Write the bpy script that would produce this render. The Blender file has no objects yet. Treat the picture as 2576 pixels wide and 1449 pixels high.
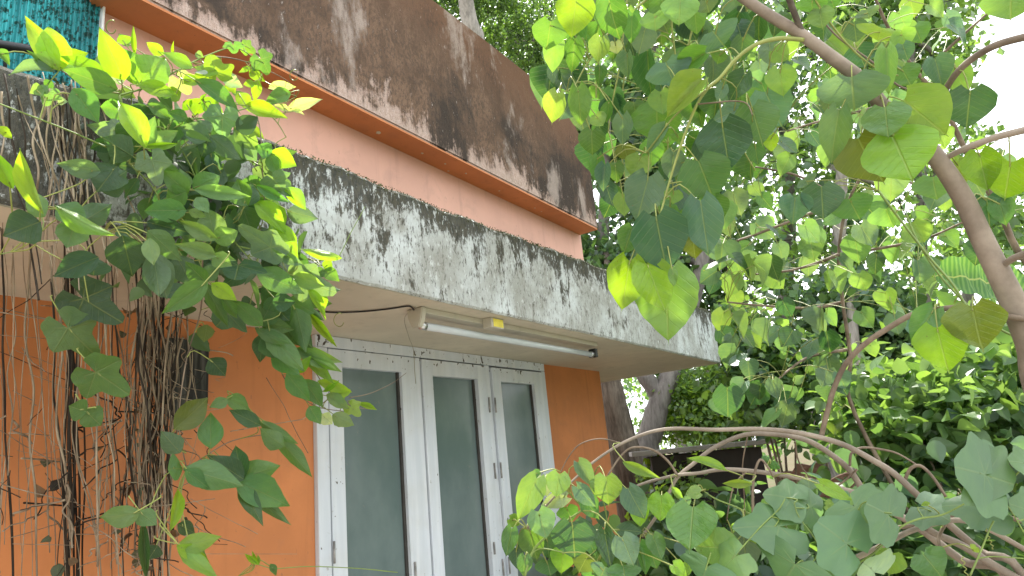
import bpy, bmesh, math, random
import numpy as np
from mathutils import Vector, Matrix
random.seed(7); rng = np.random.default_rng(7)
sc = bpy.context.scene
COL = sc.collection

# ------------------------------------------------------------------ camera
CH = 1.6                                   # eye height above the ground
F = 1667.4                                 # focal length in pixels of a 2576 x 1449 picture
RX = Vector((0.5643365, 0.16051051, 0.80979052))      # facade direction, in camera space
RY = Vector((-0.82019373, 0.22051763, 0.52787709))    # into the building
RZ = Vector((-0.09384326, -0.96208542, 0.25609586))   # up
cam_d = bpy.data.cameras.new('camera'); cam = bpy.data.objects.new('camera', cam_d); COL.objects.link(cam)
cam_d.sensor_width = 36; cam_d.lens = F / 2576 * 36; cam_d.clip_start = 0.02; cam_d.clip_end = 2000
m = Matrix(((RX[0], -RX[1], -RX[2], 0), (RY[0], -RY[1], -RY[2], 0), (RZ[0], -RZ[1], -RZ[2], CH), (0, 0, 0, 1)))
cam.matrix_world = m
sc.camera = cam
EYE = Vector((0, 0, CH))

# ------------------------------------------------------------------ sky, sun, exposure
SUN = Vector((0.46, 0.235, 0.86)).normalized()          # direction towards the sun
w = bpy.data.worlds.new('World'); sc.world = w; w.use_nodes = True
nt = w.node_tree; nt.nodes.clear()
o_ = nt.nodes.new('ShaderNodeOutputWorld'); bg = nt.nodes.new('ShaderNodeBackground'); sky = nt.nodes.new('ShaderNodeTexSky')
sky.sky_type = 'NISHITA'; sky.sun_disc = False
sky.sun_elevation = math.asin(SUN.z); sky.sun_rotation = math.atan2(SUN.x, SUN.y)
sky.air_density = 1.0; sky.dust_density = 3.0
tc = nt.nodes.new('ShaderNodeTexCoord'); nz = nt.nodes.new('ShaderNodeTexNoise'); nz.inputs['Scale'].default_value = 2.2; nz.inputs['Detail'].default_value = 6
cr = nt.nodes.new('ShaderNodeValToRGB'); cr.color_ramp.elements[0].position = .30; cr.color_ramp.elements[1].position = .55
cr.color_ramp.elements[0].color = (.55, .55, .55, 1)
mx = nt.nodes.new('ShaderNodeMixRGB'); mx.inputs['Color2'].default_value = (11.0, 11.3, 11.8, 1)
nt.links.new(tc.outputs['Generated'], nz.inputs['Vector']); nt.links.new(nz.outputs['Fac'], cr.inputs[0])
nt.links.new(cr.outputs[0], mx.inputs['Fac']); nt.links.new(sky.outputs[0], mx.inputs['Color1'])
nt.links.new(mx.outputs[0], bg.inputs['Color']); nt.links.new(bg.outputs[0], o_.inputs[0])
bg.inputs['Strength'].default_value = 0.12
sl = bpy.data.lights.new('sun', 'SUN'); sl.energy = 4.6; sl.angle = math.radians(1.0); sl.color = (1, .95, .86)
so = bpy.data.objects.new('sun', sl); COL.objects.link(so); so.rotation_euler = (-SUN).to_track_quat('-Z', 'Y').to_euler(); so.location = (0, 0, 20)
sc.view_settings.view_transform = 'Standard'; sc.view_settings.look = 'None'
sc.view_settings.exposure = 1.3; sc.view_settings.gamma = 1
sc.render.engine = 'CYCLES'
sc.cycles.max_bounces = 7; sc.cycles.diffuse_bounces = 4; sc.cycles.transmission_bounces = 4; sc.cycles.transparent_max_bounces = 8
sc.cycles.use_denoising = True

# ------------------------------------------------------------------ pixel helpers (2576 x 1449 frame)
def ray(px, py):
    v = Vector((px - 1288, py - 724.5, F))
    return Vector((RX.dot(v), RY.dot(v), RZ.dot(v))).normalized()
def P(px, py, r): return EYE + ray(px, py) * r
def onY(px, py, y): d = ray(px, py); return EYE + d * (y / d.y)
def onZ(px, py, z): d = ray(px, py); return EYE + d * ((z - CH) / d.z)
def project(p):
    v = p - EYE
    c = Vector((RX[0]*v.x + RY[0]*v.y + RZ[0]*v.z, RX[1]*v.x + RY[1]*v.y + RZ[1]*v.z, RX[2]*v.x + RY[2]*v.y + RZ[2]*v.z))
    return 1288 + F*c.x/c.z, 724.5 + F*c.y/c.z, c.z

# ------------------------------------------------------------------ object helpers
def link(o, parent=None):
    COL.objects.link(o)
    if parent is not None: o.parent = parent
    return o
def tag(o, label=None, cat=None, group=None, kind=None):
    if label: o['label'] = label
    if cat: o['category'] = cat
    if group: o['group'] = group
    if kind: o['kind'] = kind
    return o
def empty(name, loc, label, cat, group=None):
    o = bpy.data.objects.new(name, None); o.location = loc; o.empty_display_size = .1
    link(o); tag(o, label, cat, group); return o
ROOTS = {}
def mesh_obj(name, verts, faces, mat, parent=None, smooth=False, kind=None):
    me = bpy.data.meshes.new(name); me.from_pydata([tuple(v) for v in verts], [], faces); me.update()
    if smooth: me.polygons.foreach_set('use_smooth', [True]*len(me.polygons))
    me.materials.append(mat)
    o = bpy.data.objects.new(name, me); link(o)
    if parent is not None: setpar(o, parent)
    if kind: o['kind'] = kind
    return o
def world_loc(o):
    l = o.location.copy(); p = o.parent
    while p is not None: l += p.location; p = p.parent
    return l
def setpar(o, parent):                                   # no rotations on parents: an offset is enough
    off = world_loc(parent); o.parent = parent; o.location = o.location - off
def box_geo(x0, x1, y0, y1, z0, z1):
    v = [(x0,y0,z0),(x1,y0,z0),(x1,y1,z0),(x0,y1,z0),(x0,y0,z1),(x1,y0,z1),(x1,y1,z1),(x0,y1,z1)]
    f = [(0,3,2,1),(4,5,6,7),(0,1,5,4),(1,2,6,5),(2,3,7,6),(3,0,4,7)]
    return v, f
def box(name, b, mat, parent=None, bev=0.0, seg=2, kind=None):
    v, f = box_geo(*b)
    bm = bmesh.new(); vs = [bm.verts.new(p) for p in v]; [bm.faces.new([vs[i] for i in q]) for q in f]
    if bev: bmesh.ops.bevel(bm, geom=list(bm.edges), offset=bev, segments=seg, affect='EDGES', profile=.6)
    me = bpy.data.meshes.new(name); bm.to_mesh(me); bm.free(); me.materials.append(mat)
    o = bpy.data.objects.new(name, me); link(o)
    if parent is not None: setpar(o, parent)
    if kind: o['kind'] = kind
    return o
def catmull(pts, sub=5):
    pts = [tuple(p) for p in pts]
    if len(pts) < 3: return [Vector(p) for p in pts]
    P0 = [np.array(p, float) for p in ([pts[0]] + pts + [pts[-1]])]; out = []
    for i in range(1, len(P0)-2):
        a, b, c, d = P0[i-1], P0[i], P0[i+1], P0[i+2]
        for k in range(sub):
            t = k/sub
            out.append(.5*((2*b)+(-a+c)*t+(2*a-5*b+4*c-d)*t*t+(-a+3*b-3*c+d)*t**3))
    out.append(P0[-2]); return out
def tube_geo(pts, rad, sides=8, cap=True, wob=0.0):
    """rings round a polyline; rad: one radius per point"""
    pts = [Vector(p) for p in pts]; n = len(pts); V = []; Fc = []
    up = Vector((.13, .31, .94)); 
    t0 = (pts[1]-pts[0]).normalized(); u = t0.cross(up)
    if u.length < 1e-3: u = t0.orthogonal()
    u.normalize()
    for i, p in enumerate(pts):
        t = (pts[min(i+1, n-1)] - pts[max(i-1, 0)])
        if t.length < 1e-9: t = t0
        t = t.normalized(); u = (u - t*u.dot(t))
        if u.length < 1e-6: u = t.orthogonal()
        u.normalize(); v = t.cross(u)
        for k in range(sides):
            a = 2*math.pi*k/sides; r = rad[i]*(1 + (random.uniform(-wob, wob) if wob else 0))
            V.append(p + u*(math.cos(a)*r) + v*(math.sin(a)*r))
    for i in range(n-1):
        for k in range(sides):
            k2 = (k+1) % sides
            Fc.append((i*sides+k, i*sides+k2, (i+1)*sides+k2, (i+1)*sides+k))
    if cap:
        Fc.append(tuple(reversed(range(sides)))); Fc.append(tuple((n-1)*sides+k for k in range(sides)))
    return V, Fc
class Geo:
    def __init__(s): s.v = []; s.f = []
    def add(s, g):
        n = len(s.v); s.v += list(g[0]); s.f += [tuple(i+n for i in q) for q in g[1]]; return s
def tube(name, pts, rad, mat, parent=None, sides=8, sub=5, kind=None, wob=0.0):
    """pts with radii, smoothed"""
    if not hasattr(rad, '__len__'): rad = [rad]*len(pts)
    q = catmull([(*p, r) for p, r in zip(pts, rad)], sub) if len(pts) > 2 else [(*p, r) for p, r in zip(pts, rad)]
    g = tube_geo([p[:3] for p in q], [max(p[3], 1e-4) for p in q], sides, True, wob)
    return mesh_obj(name, g[0], g[1], mat, parent, True, kind)
def pbranch(name, px, r0, r1, w0, w1, mat, parent, sides=10, tail=None, jit=0.0, wob=0.0):
    """a branch traced through pixels, at ranges r0..r1, as thick as w0..w1 pixels; tail: world points appended"""
    n = len(px); pts = []; rad = []
    for i, (x, y) in enumerate(px):
        t = i/(n-1); r = r0+(r1-r0)*t + random.uniform(-jit, jit); pts.append(P(x, y, r)); rad.append((w0+(w1-w0)*t)*.5*r/F)
    if tail:
        for p, rr in tail: pts.append(Vector(p)); rad.append(rr)
    TWIGS.setdefault(parent.name if parent else '', []).extend([Vector(q[:3]) for q in catmull(pts, 4)])
    return tube(name, pts, rad, mat, parent, sides, 6, wob=wob)
TWIGS = {}

# ------------------------------------------------------------------ materials
class N:
    def __init__(s, name):
        s.m = bpy.data.materials.new(name); s.m.use_nodes = True; s.t = s.m.node_tree; s.t.nodes.clear()
        s.out = s.t.nodes.new('ShaderNodeOutputMaterial')
    def n(s, typ, **kw):
        nd = s.t.nodes.new('ShaderNode'+typ)
        for k, v in kw.items():
            if k in nd.inputs and not hasattr(nd, k): s.set(nd.inputs[k], v)
            elif hasattr(nd, k): setattr(nd, k, v)
            else: s.set(nd.inputs[k], v)
        return nd
    def set(s, sock, v):
        if hasattr(v, 'is_linked') or isinstance(v, bpy.types.NodeSocket): s.t.links.new(v, sock)
        elif hasattr(v, 'outputs'): s.t.links.new(v.outputs[0], sock)
        else:
            if isinstance(v, tuple) and len(v) == 3 and sock.type == 'RGBA': v = (*v, 1)
            sock.default_value = v
    def math(s, op, a, b=0.0, c=None, clamp=False):
        nd = s.t.nodes.new('ShaderNodeMath'); nd.operation = op; nd.use_clamp = clamp
        s.set(nd.inputs[0], a); s.set(nd.inputs[1], b)
        if c is not None: s.set(nd.inputs[2], c)
        return nd.outputs[0]
    def mix(s, f, a, b, mode='MIX'):
        nd = s.t.nodes.new('ShaderNodeMixRGB'); nd.blend_type = mode
        s.set(nd.inputs[0], f); s.set(nd.inputs[1], a); s.set(nd.inputs[2], b); return nd.outputs[0]
    def ramp(s, f, a, b):                                # smooth step between a and b
        nd = s.t.nodes.new('ShaderNodeMapRange'); nd.interpolation_type = 'SMOOTHSTEP'
        s.set(nd.inputs[0], f); nd.inputs[1].default_value = a; nd.inputs[2].default_value = b; return nd.outputs[0]
    def noise(s, vec, scale, detail=5, rough=.55, dist=0.0):
        nd = s.t.nodes.new('ShaderNodeTexNoise'); s.set(nd.inputs['Vector'], vec); nd.inputs['Scale'].default_value = scale
        nd.inputs['Detail'].default_value = detail; nd.inputs['Roughness'].default_value = rough; nd.inputs['Distortion'].default_value = dist
        return nd.outputs['Fac']
    def mapv(s, vec, scale=(1,1,1), loc=(0,0,0)):
        nd = s.t.nodes.new('ShaderNodeMapping'); s.set(nd.inputs[0], vec); nd.inputs['Scale'].default_value = scale; nd.inputs['Location'].default_value = loc
        return nd.outputs[0]
    def pos(s): return s.t.nodes.new('ShaderNodeNewGeometry').outputs['Position']
    def xyz(s, v):
        nd = s.t.nodes.new('ShaderNodeSeparateXYZ'); s.set(nd.inputs[0], v); return nd.outputs
    def bump(s, h, strength=.3, dist=.01):
        nd = s.t.nodes.new('ShaderNodeBump'); s.set(nd.inputs['Height'], h); nd.inputs['Strength'].default_value = strength; nd.inputs['Distance'].default_value = dist
        return nd.outputs[0]
    def principled(s, col, rough=.6, normal=None, spec=.4, metal=0.0, **kw):
        nd = s.t.nodes.new('ShaderNodeBsdfPrincipled'); s.set(nd.inputs['Base Color'], col); s.set(nd.inputs['Roughness'], rough)
        s.set(nd.inputs['Specular IOR Level'], spec); s.set(nd.inputs['Metallic'], metal)
        if normal is not None: s.set(nd.inputs['Normal'], normal)
        for k, v in kw.items(): s.set(nd.inputs[k], v)
        return nd.outputs[0]
    def done(s, sh): s.t.links.new(sh, s.out.inputs[0]); return s.m

def paint(name, col, rough=.55, var=.10, bump=.15, speck=0.0, scale=3.0, dirt=(.10,.07,.05)):
    k = N(name); p = k.pos()
    n1 = k.noise(p, scale, 6); n2 = k.noise(p, 140, 3); n3 = k.noise(k.mapv(p, (14, 14, 1.2)), 1.5, 5)
    c = k.mix(k.ramp(n1, .3, .75), tuple(x*(1-var) for x in col), tuple(min(1, x*(1+var)) for x in col))
    n5 = k.noise(p, 9, 7, .65, .6)
    c = k.mix(k.math('MULTIPLY', k.ramp(n3, .52, .75), .32), c, tuple(x*.62 for x in col))
    c = k.mix(k.math('MULTIPLY', k.ramp(n5, .54, .68), .22), c, tuple(x*.60+.03 for x in col))
    if speck:
        n4 = k.noise(k.mapv(p, (1,1,.45)), 55, 4, .7)
        c = k.mix(k.math('MULTIPLY', k.ramp(n4, .66-.05*speck, .70), min(1, speck)), c, dirt)
    return k.done(k.principled(c, rough, k.bump(k.math('ADD', k.math('MULTIPLY', n2, .3), n1), bump, .004)))
def plain(name, col, rough=.5, metal=0.0, spec=.4, var=.15, sc_=30, **kw):
    k = N(name); p = k.pos(); n = k.noise(p, sc_, 5)
    c = k.mix(k.ramp(n, .3, .7), tuple(x*(1-var) for x in col), tuple(min(1, x*(1+var)) for x in col))
    return k.done(k.principled(c, rough, k.bump(n, .2, .003), spec, metal, **kw))

M = {}
M['orange'] = paint('orange_paint', (.55, .198, .068), .62, .14, .14, .35)
M['pink'] = paint('salmon_paint', (.68, .385, .295), .62, .08, .10, .18)
M['soffit'] = paint('soffit_paint', (.53, .48, .375), .7, .10, .12, .2)
def frame_mat():
    k = N('window_paint'); p = k.pos(); z = k.xyz(p)[2]
    n1 = k.noise(k.mapv(p, (30, 30, 2.5)), 1.0, 6); n2 = k.noise(p, 38, 5, .65); n3 = k.noise(p, 5, 5)
    c = k.mix(k.ramp(n1, .35, .75), (.56, .60, .66), (.66, .69, .74))
    c = k.mix(k.math('MULTIPLY', k.ramp(n3, .4, .7), .25), c, (.46, .44, .37))
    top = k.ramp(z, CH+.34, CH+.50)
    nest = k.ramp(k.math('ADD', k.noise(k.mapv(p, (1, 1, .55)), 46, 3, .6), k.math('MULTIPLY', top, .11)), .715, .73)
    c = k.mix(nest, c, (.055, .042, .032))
    c = k.mix(k.math('MULTIPLY', k.ramp(n2, .64, .72), .5), c, (.20, .17, .13))
    return k.done(k.principled(c, .5, k.bump(k.math('ADD', n1, n2), .18, .003)))
M['frame'] = frame_mat()
def glass_mat():
    k = N('dusty_window_glass'); p = k.pos(); n = k.noise(k.mapv(p, (2.2, 2.2, 1.3)), 2.0, 5); n2 = k.noise(p, 60, 4)
    c = k.mix(k.ramp(n, .35, .75), (.105, .145, .146), (.165, .205, .205))
    c = k.mix(k.math('MULTIPLY', k.ramp(n2, .66, .74), .3), c, (.22, .21, .18))
    return k.done(k.principled(c, k.math('ADD', k.math('MULTIPLY', n, .14), .10), k.bump(n, .05, .01), .5))
M['glass'] = glass_mat()
def parapet_mat():
    k = N('weathered_parapet'); p = k.pos(); x, y, z = k.xyz(p)
    h = k.math('DIVIDE', k.math('SUBTRACT', z, CH+1.39), .80)                    # height on the face
    big = k.noise(k.mapv(p, (1.5, 1.5, 1.2), (3.1, 0, 1.7)), 1.5, 6, .6, .5)
    blot = k.noise(k.mapv(p, (1.2, 1.2, .8), (.4, 0, 2.2)), 6.5, 8, .68, .4)
    strk = k.noise(k.mapv(p, (30, 30, 3.2)), 1.0, 7, .68)
    fine = k.noise(k.mapv(p, (1, 1, .55)), 80, 6, .72)
    grit = k.noise(p, 280, 3)
    mask = k.math('ADD', k.math('ADD', k.math('MULTIPLY', big, .45), k.math('MULTIPLY', strk, .30)), k.math('ADD', k.math('MULTIPLY', fine, .30), k.math('MULTIPLY', blot, .62)))
    dirt = k.ramp(k.math('ADD', mask, k.math('MULTIPLY', h, .85)), .83, .94)
    pink = k.mix(k.ramp(fine, .35, .7), (.46, .33, .275), (.60, .47, .41))
    brown = k.mix(k.ramp(blot, .35, .62), (.120, .076, .052), (.225, .142, .096))
    brown = k.mix(k.math('MULTIPLY', k.ramp(fine, .45, .62), .65), brown, (.075, .056, .046))
    band = k.ramp(k.math('ADD', k.math('ADD', k.math('MULTIPLY', big, .9), k.math('MULTIPLY', blot, .5)), k.math('MULTIPLY', strk, .2)), .74, .92)
    brown = k.mix(k.math('MULTIPLY', band, .85), brown, (.042, .036, .032))
    rust = k.ramp(k.math('ADD', k.math('MULTIPLY', h, .50), k.math('ADD', k.math('MULTIPLY', fine, .5), k.math('MULTIPLY', x, .07))), .66, .92)
    brown = k.mix(k.math('MULTIPLY', rust, .75), brown, (.235, .125, .075))
    pale = k.ramp(k.math('ADD', k.math('ADD', k.noise(k.mapv(p, (3.6, 3.6, 1.7), (1.3, 0, 7.7)), 1.2, 7, .62, .3), k.math('MULTIPLY', strk, .16)), k.math('MULTIPLY', fine, .14)), .70, .82)
    brown = k.mix(k.math('MULTIPLY', pale, .70), brown, (.50, .41, .36))
    c = k.mix(dirt, pink, brown)
    c = k.mix(k.math('MULTIPLY', k.ramp(k.math('ADD', fine, k.math('MULTIPLY', strk, .3)), .80, .86), .8), c, (.58, .49, .44))
    c = k.mix(k.math('MULTIPLY', k.ramp(grit, .45, .7), .40), c, (.05, .038, .032))
    return k.done(k.principled(c, .92, k.bump(k.math('ADD', fine, k.math('MULTIPLY', grit, .5)), .6, .012), .15))
M['parapet'] = parapet_mat()
def fascia_mat():
    k = N('mossy_fascia'); p = k.pos(); x, y, z = k.xyz(p)
    h = k.math('DIVIDE', k.math('SUBTRACT', z, CH+.5), .33)
    big = k.noise(k.mapv(p, (2.6, 2.6, 2.4), (2.1, 0, .4)), 1.6, 6, .6, .5)
    blot = k.noise(k.mapv(p, (1.3, 1.3, .62), (.7, 0, 1.2)), 13, 8, .70, .3)
    strk = k.noise(k.mapv(p, (55, 55, 5)), 1.0, 7, .68)
    fine = k.noise(k.mapv(p, (1, 1, .42)), 110, 6, .74)
    grit = k.noise(p, 330, 3)
    base = k.mix(k.ramp(big, .35, .65), (.40, .405, .375), (.66, .70, .70))
    base = k.mix(k.math('MULTIPLY', k.ramp(blot, .48, .62), .55), base, (.30, .29, .25))
    m1 = k.math('ADD', k.math('ADD', k.math('MULTIPLY', big, .50), k.math('MULTIPLY', strk, .26)), k.math('ADD', k.math('MULTIPLY', fine, .34), k.math('MULTIPLY', blot, .62)))
    m2 = k.math('ADD', m1, k.math('MULTIPLY', k.math('POWER', k.math('MAXIMUM', h, 0.0), 4), .22))
    m2 = k.math('SUBTRACT', m2, k.math('MULTIPLY', x, .018))
    m2 = k.math('ADD', m2, k.math('MULTIPLY', k.math('MAXIMUM', k.math('SUBTRACT', 1.05, x), 0.0), .20))
    c = k.mix(k.math('MULTIPLY', k.ramp(m2, .865, .945), .92), base, k.mix(k.ramp(fine, .4, .6), (.030, .030, .022), (.085, .076, .054)))
    green = k.ramp(k.math('ADD', k.math('MULTIPLY', h, .7), k.math('MULTIPLY', fine, .8)), .98, 1.18)
    c = k.mix(k.math('MULTIPLY', green, .65), c, (.060, .066, .026))
    ck = k.noise(k.mapv(p, (1, 1, .30)), 150, 5, .7)
    c = k.mix(k.math('MULTIPLY', k.ramp(ck, .55, .63), .7), c, (.06, .056, .042))
    wh = k.noise(k.mapv(p, (1, 1, .5), (5, 2, 3)), 55, 6, .72)
    c = k.mix(k.math('MULTIPLY', k.ramp(wh, .57, .63), .75), c, (.68, .71, .70))
    return k.done(k.principled(c, .92, k.bump(k.math('ADD', fine, k.math('MULTIPLY', grit, .6)), .7, .012), .15))
M['fascia'] = fascia_mat()
def bark(name, a, b, stretch=(30, 30, 5), rough=.85, strength=.5):
    k = N(name); p = k.pos(); n = k.noise(k.mapv(p, stretch), 1.0, 7, .62); n2 = k.noise(p, 7, 5)
    c = k.mix(k.ramp(n, .3, .7), a, b); c = k.mix(k.math('MULTIPLY', k.ramp(n2, .5, .7), .5), c, tuple(x*.55 for x in a))
    return k.done(k.principled(c, rough, k.bump(n, strength, .012), .25))
M['smooth_bark'] = bark('smooth_brown_bark', (.18, .142, .108), (.32, .262, .205), (9, 9, 9), .55, .15)
M['twig_bark'] = bark('thin_branch_bark', (.12, .086, .058), (.25, .19, .137), (16, 16, 16), .6, .2)
M['grey_bark'] = bark('grey_bark', (.115, .105, .095), (.23, .215, .195))
M['pale_bark'] = bark('pale_bark', (.22, .20, .175), (.38, .35, .31))
M['dark_bark'] = bark('mossy_brown_bark', (.060, .048, .036), (.15, .125, .095))
M['black_twig'] = plain('black_twig', (.022, .018, .015), .8)
M['dry_stem'] = bark('dry_vine_stem', (.17, .125, .085), (.38, .31, .22), (20, 20, 8), .85, .2)
M['dark_stem'] = bark('dark_dead_stem', (.018, .014, .011), (.05, .037, .026), (20, 20, 8), .9, .2)
M['green_stem'] = plain('green_stem', (.17, .24, .055), .5)
M['petiole'] = plain('petiole_green', (.24, .27, .07), .45)

def leaf_mat(name, gloss=.38, trans=.42, vein=.35, nv=8.0, stuff=False, side_v=.25, relief=.45):
    """leaf blade: reflects from the upper side, lets light through; colour from the object's own colour"""
    k = N(name); geo = k.t.nodes.new('ShaderNodeNewGeometry')
    if stuff:
        at = k.t.nodes.new('ShaderNodeAttribute'); at.attribute_name = 'tint'; col = at.outputs['Color']
    else:
        oi = k.t.nodes.new('ShaderNodeObjectInfo'); col = oi.outputs['Color']
    if not stuff:
        uv = k.t.nodes.new('ShaderNodeUVMap'); u, v, _ = k.xyz(uv.outputs[0])
        ax = k.math('ABSOLUTE', k.math('SUBTRACT', u, .5))
        mid = k.math('SUBTRACT', 1.0, k.ramp(ax, .006, .022))
        s = k.math('FRACT', k.math('MULTIPLY', k.math('SUBTRACT', v, k.math('MULTIPLY', ax, .75)), nv))
        side = k.math('SUBTRACT', 1.0, k.ramp(k.math('ABSOLUTE', k.math('SUBTRACT', s, .5)), .02, .075))
        vv = k.math('MAXIMUM', mid, k.math('MULTIPLY', side, side_v))
        tco = k.t.nodes.new('ShaderNodeTexCoord').outputs['Object']
        rnd = k.t.nodes.new('ShaderNodeObjectInfo')
        pv = k.t.nodes.new('ShaderNodeVectorMath'); pv.operation = 'ADD'; k.t.links.new(tco, pv.inputs[0]); k.t.links.new(rnd.outputs['Location'], pv.inputs[1])
        nn = k.noise(pv.outputs[0], 3.2, 5); nf = k.noise(pv.outputs[0], 9, 5, .6)
        c = k.mix(k.ramp(nn, .3, .7), col, k.mix(1.0, col, (1.25, 1.16, 1.0), 'MULTIPLY'))
        c = k.mix(k.math('MULTIPLY', vv, vein), c, k.mix(.55, col, (.36, .44, .16)))
        c = k.mix(k.math('MULTIPLY', k.ramp(nf, .70, .73), .85), c, (.13, .075, .02))
        nrm = k.bump(k.math('SUBTRACT', k.math('MULTIPLY', nn, .35), k.math('MULTIPLY', vv, .5)), relief, .03)
    else:
        c = col; nrm = None; vv = None
    under = k.mix(.35, c, (.16, .23, .12))
    cc = k.mix(geo.outputs['Backfacing'], c, under)
    pr = k.principled(cc, gloss, nrm, .5)
    tr = k.t.nodes.new('ShaderNodeBsdfTranslucent')
    tcol = k.mix(1.0, c, (2.3, 2.1, .9) if stuff else (2.7, 2.4, .7), 'MULTIPLY')
    if vv is not None: tcol = k.mix(k.math('MULTIPLY', vv, .55), tcol, k.mix(1.0, tcol, (.45, .55, .4), 'MULTIPLY'))
    k.set(tr.inputs[0], tcol)
    ms = k.t.nodes.new('ShaderNodeMixShader'); ms.inputs[0].default_value = trans
    k.t.links.new(pr, ms.inputs[1]); k.t.links.new(tr.outputs[0], ms.inputs[2])
    return k.done(ms.outputs[0])
M['heart'] = leaf_mat('heart_leaf', .30, .34, .55, 7)
M['vine'] = leaf_mat('vine_leaf', .40, .48, .40, 7)
M['lobed'] = leaf_mat('lobed_leaf', .42, .30, .30, 4, False, .0, .2)
M['foliage'] = leaf_mat('far_foliage', .34, .44, stuff=True)

# ------------------------------------------------------------------ ground
def ground_mat():
    k = N('ground_soil'); p = k.pos(); n = k.noise(p, 1.3, 7); n2 = k.noise(p, 14, 6)
    c = k.mix(k.ramp(n, .35, .65), (.085, .062, .040), (.05, .068, .022)); c = k.mix(k.math('MULTIPLY', n2, .5), c, (.13, .10, .065))
    return k.done(k.principled(c, .95, k.bump(n2, .5, .03), .1))
GV = []; GF = []; G = 48
xs = np.concatenate([[-400], np.linspace(-20, 45, G-2), [600]]); ys = np.concatenate([[-500], np.linspace(-30, 40, G-2), [500]])
for yy in ys:
    for xx in xs:
        z = 0.0 if (-6 < xx < 5 and -4 < yy < 6) else .10*math.sin(xx*.7)*math.cos(yy*.6)
        GV.append((xx, yy, z))
for j in range(G-1):
    for i in range(G-1): GF.append((j*G+i, j*G+i+1, (j+1)*G+i+1, (j+1)*G+i))
tag(mesh_obj('ground', GV, GF, ground_mat(), None, True), kind='structure')

V, Fc = box_geo(-8, 4.4, -4.5, 1.84, -.12, .05)
tag(mesh_obj('bounce_slab', V, Fc, paint('bounce_concrete', (.40, .38, .34), .9, .15, .3, .3)), kind='structure')  # unseen pale slab, added to bounce light up onto the soffit
# ------------------------------------------------------------------ the house
YW, YF, YP = 1.82, 1.25, 1.69
XC = 3.675
house = empty('house', (1.8, YW, 0), 'single-storey orange painted house with mossy concrete canopy and stained brown parapet', 'house')
WX0, WX1 = 1.497, 3.0
WZ0 = .55
g = Geo()
g.add(box_geo(-1.6, WX0-.001, YW, YW+.2, -.1, CH+.503)); g.add(box_geo(WX1+.001, XC, YW, YW+.2, -.1, CH+.503)); g.add(box_geo(WX0-.001, WX1+.001, YW+.001, YW+.199, -.1, WZ0))
g.add(box_geo(XC-.2, XC-.001, YW+.2, 6.4, -.1, CH+.503))
mesh_obj('wall', g.v, g.f, M['orange'], house)
# upper wall above the canopy, with its left edge where the green sheet starts
g = Geo(); g.add(box_geo(.757, XC-.012, YW+.002, YW+.2, CH+.70, CH+1.62)); g.add(box_geo(XC-.2, XC-.013, YW+.2, 6.4, CH+.70, CH+1.62))
mesh_obj('upper_wall', g.v, g.f, M['pink'], house)
# parapet: profile in XZ pushed back, its upper right corner worn down
prof = [(.70, 1.392), (XC-.018, 1.392), (XC-.012, 1.60), (XC-.014, 1.88), (3.61, 1.965), (3.46, 2.13), (3.28, 2.185), (2.5, 2.192), (1.6, 2.186), (.70, 2.19)]
def extrude_profile(name, pr, y0, y1, mat, parent, bev=.006):
    bm = bmesh.new(); a = [bm.verts.new((x, y0, CH+z)) for x, z in pr]; b = [bm.verts.new((x, y1, CH+z)) for x, z in pr]
    bm.faces.new(a); bm.faces.new(list(reversed(b)))
    n = len(pr)
    for i in range(n): bm.faces.new((a[i], b[i], b[(i+1) % n], a[(i+1) % n]))
    bmesh.ops.recalc_face_normals(bm, faces=bm.faces)
    if bev: bmesh.ops.bevel(bm, geom=list(bm.edges), offset=bev, segments=2, affect='EDGES')
    me = bpy.data.meshes.new(name); bm.to_mesh(me); bm.free(); me.materials.append(mat)
    o = bpy.data.objects.new(name, me); link(o); setpar(o, parent); return o
extrude_profile('parapet', prof, YP, YP+.31, M['parapet'], house)
box('parapet', (XC-.30, XC-.016, YP+.311, 6.4, CH+1.394, CH+1.95), M['parapet'], house, .006)
# painted underside of the parapet, a thin skim below it
g = Geo(); g.add(box_geo(.72, XC-.022, YP+.004, YW+.004, CH+1.382, CH+1.3905))
mesh_obj('parapet_underside', g.v, g.f, M['orange'], house)
for (px, py, s) in ((952, 333, .012), (1062, 385, .006), (1120, 412, .006), (1128, 430, .005), (1172, 436, .006), (1256, 480, .005), (1345, 523, .005), (1362, 532, .004)):
    p = onZ(px, py, CH+1.382)
    bm = bmesh.new(); bmesh.ops.create_icosphere(bm, subdivisions=1, radius=s)
    for v in bm.verts: v.co = Vector((v.co.x*1.2, v.co.y, v.co.z*.6))*random.uniform(.8, 1.15) + p
    me = bpy.data.meshes.new('plaster_lump'); bm.to_mesh(me); bm.free(); me.materials.append(M['soffit']); setpar(link(bpy.data.objects.new('plaster_lump', me)), house)
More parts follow.
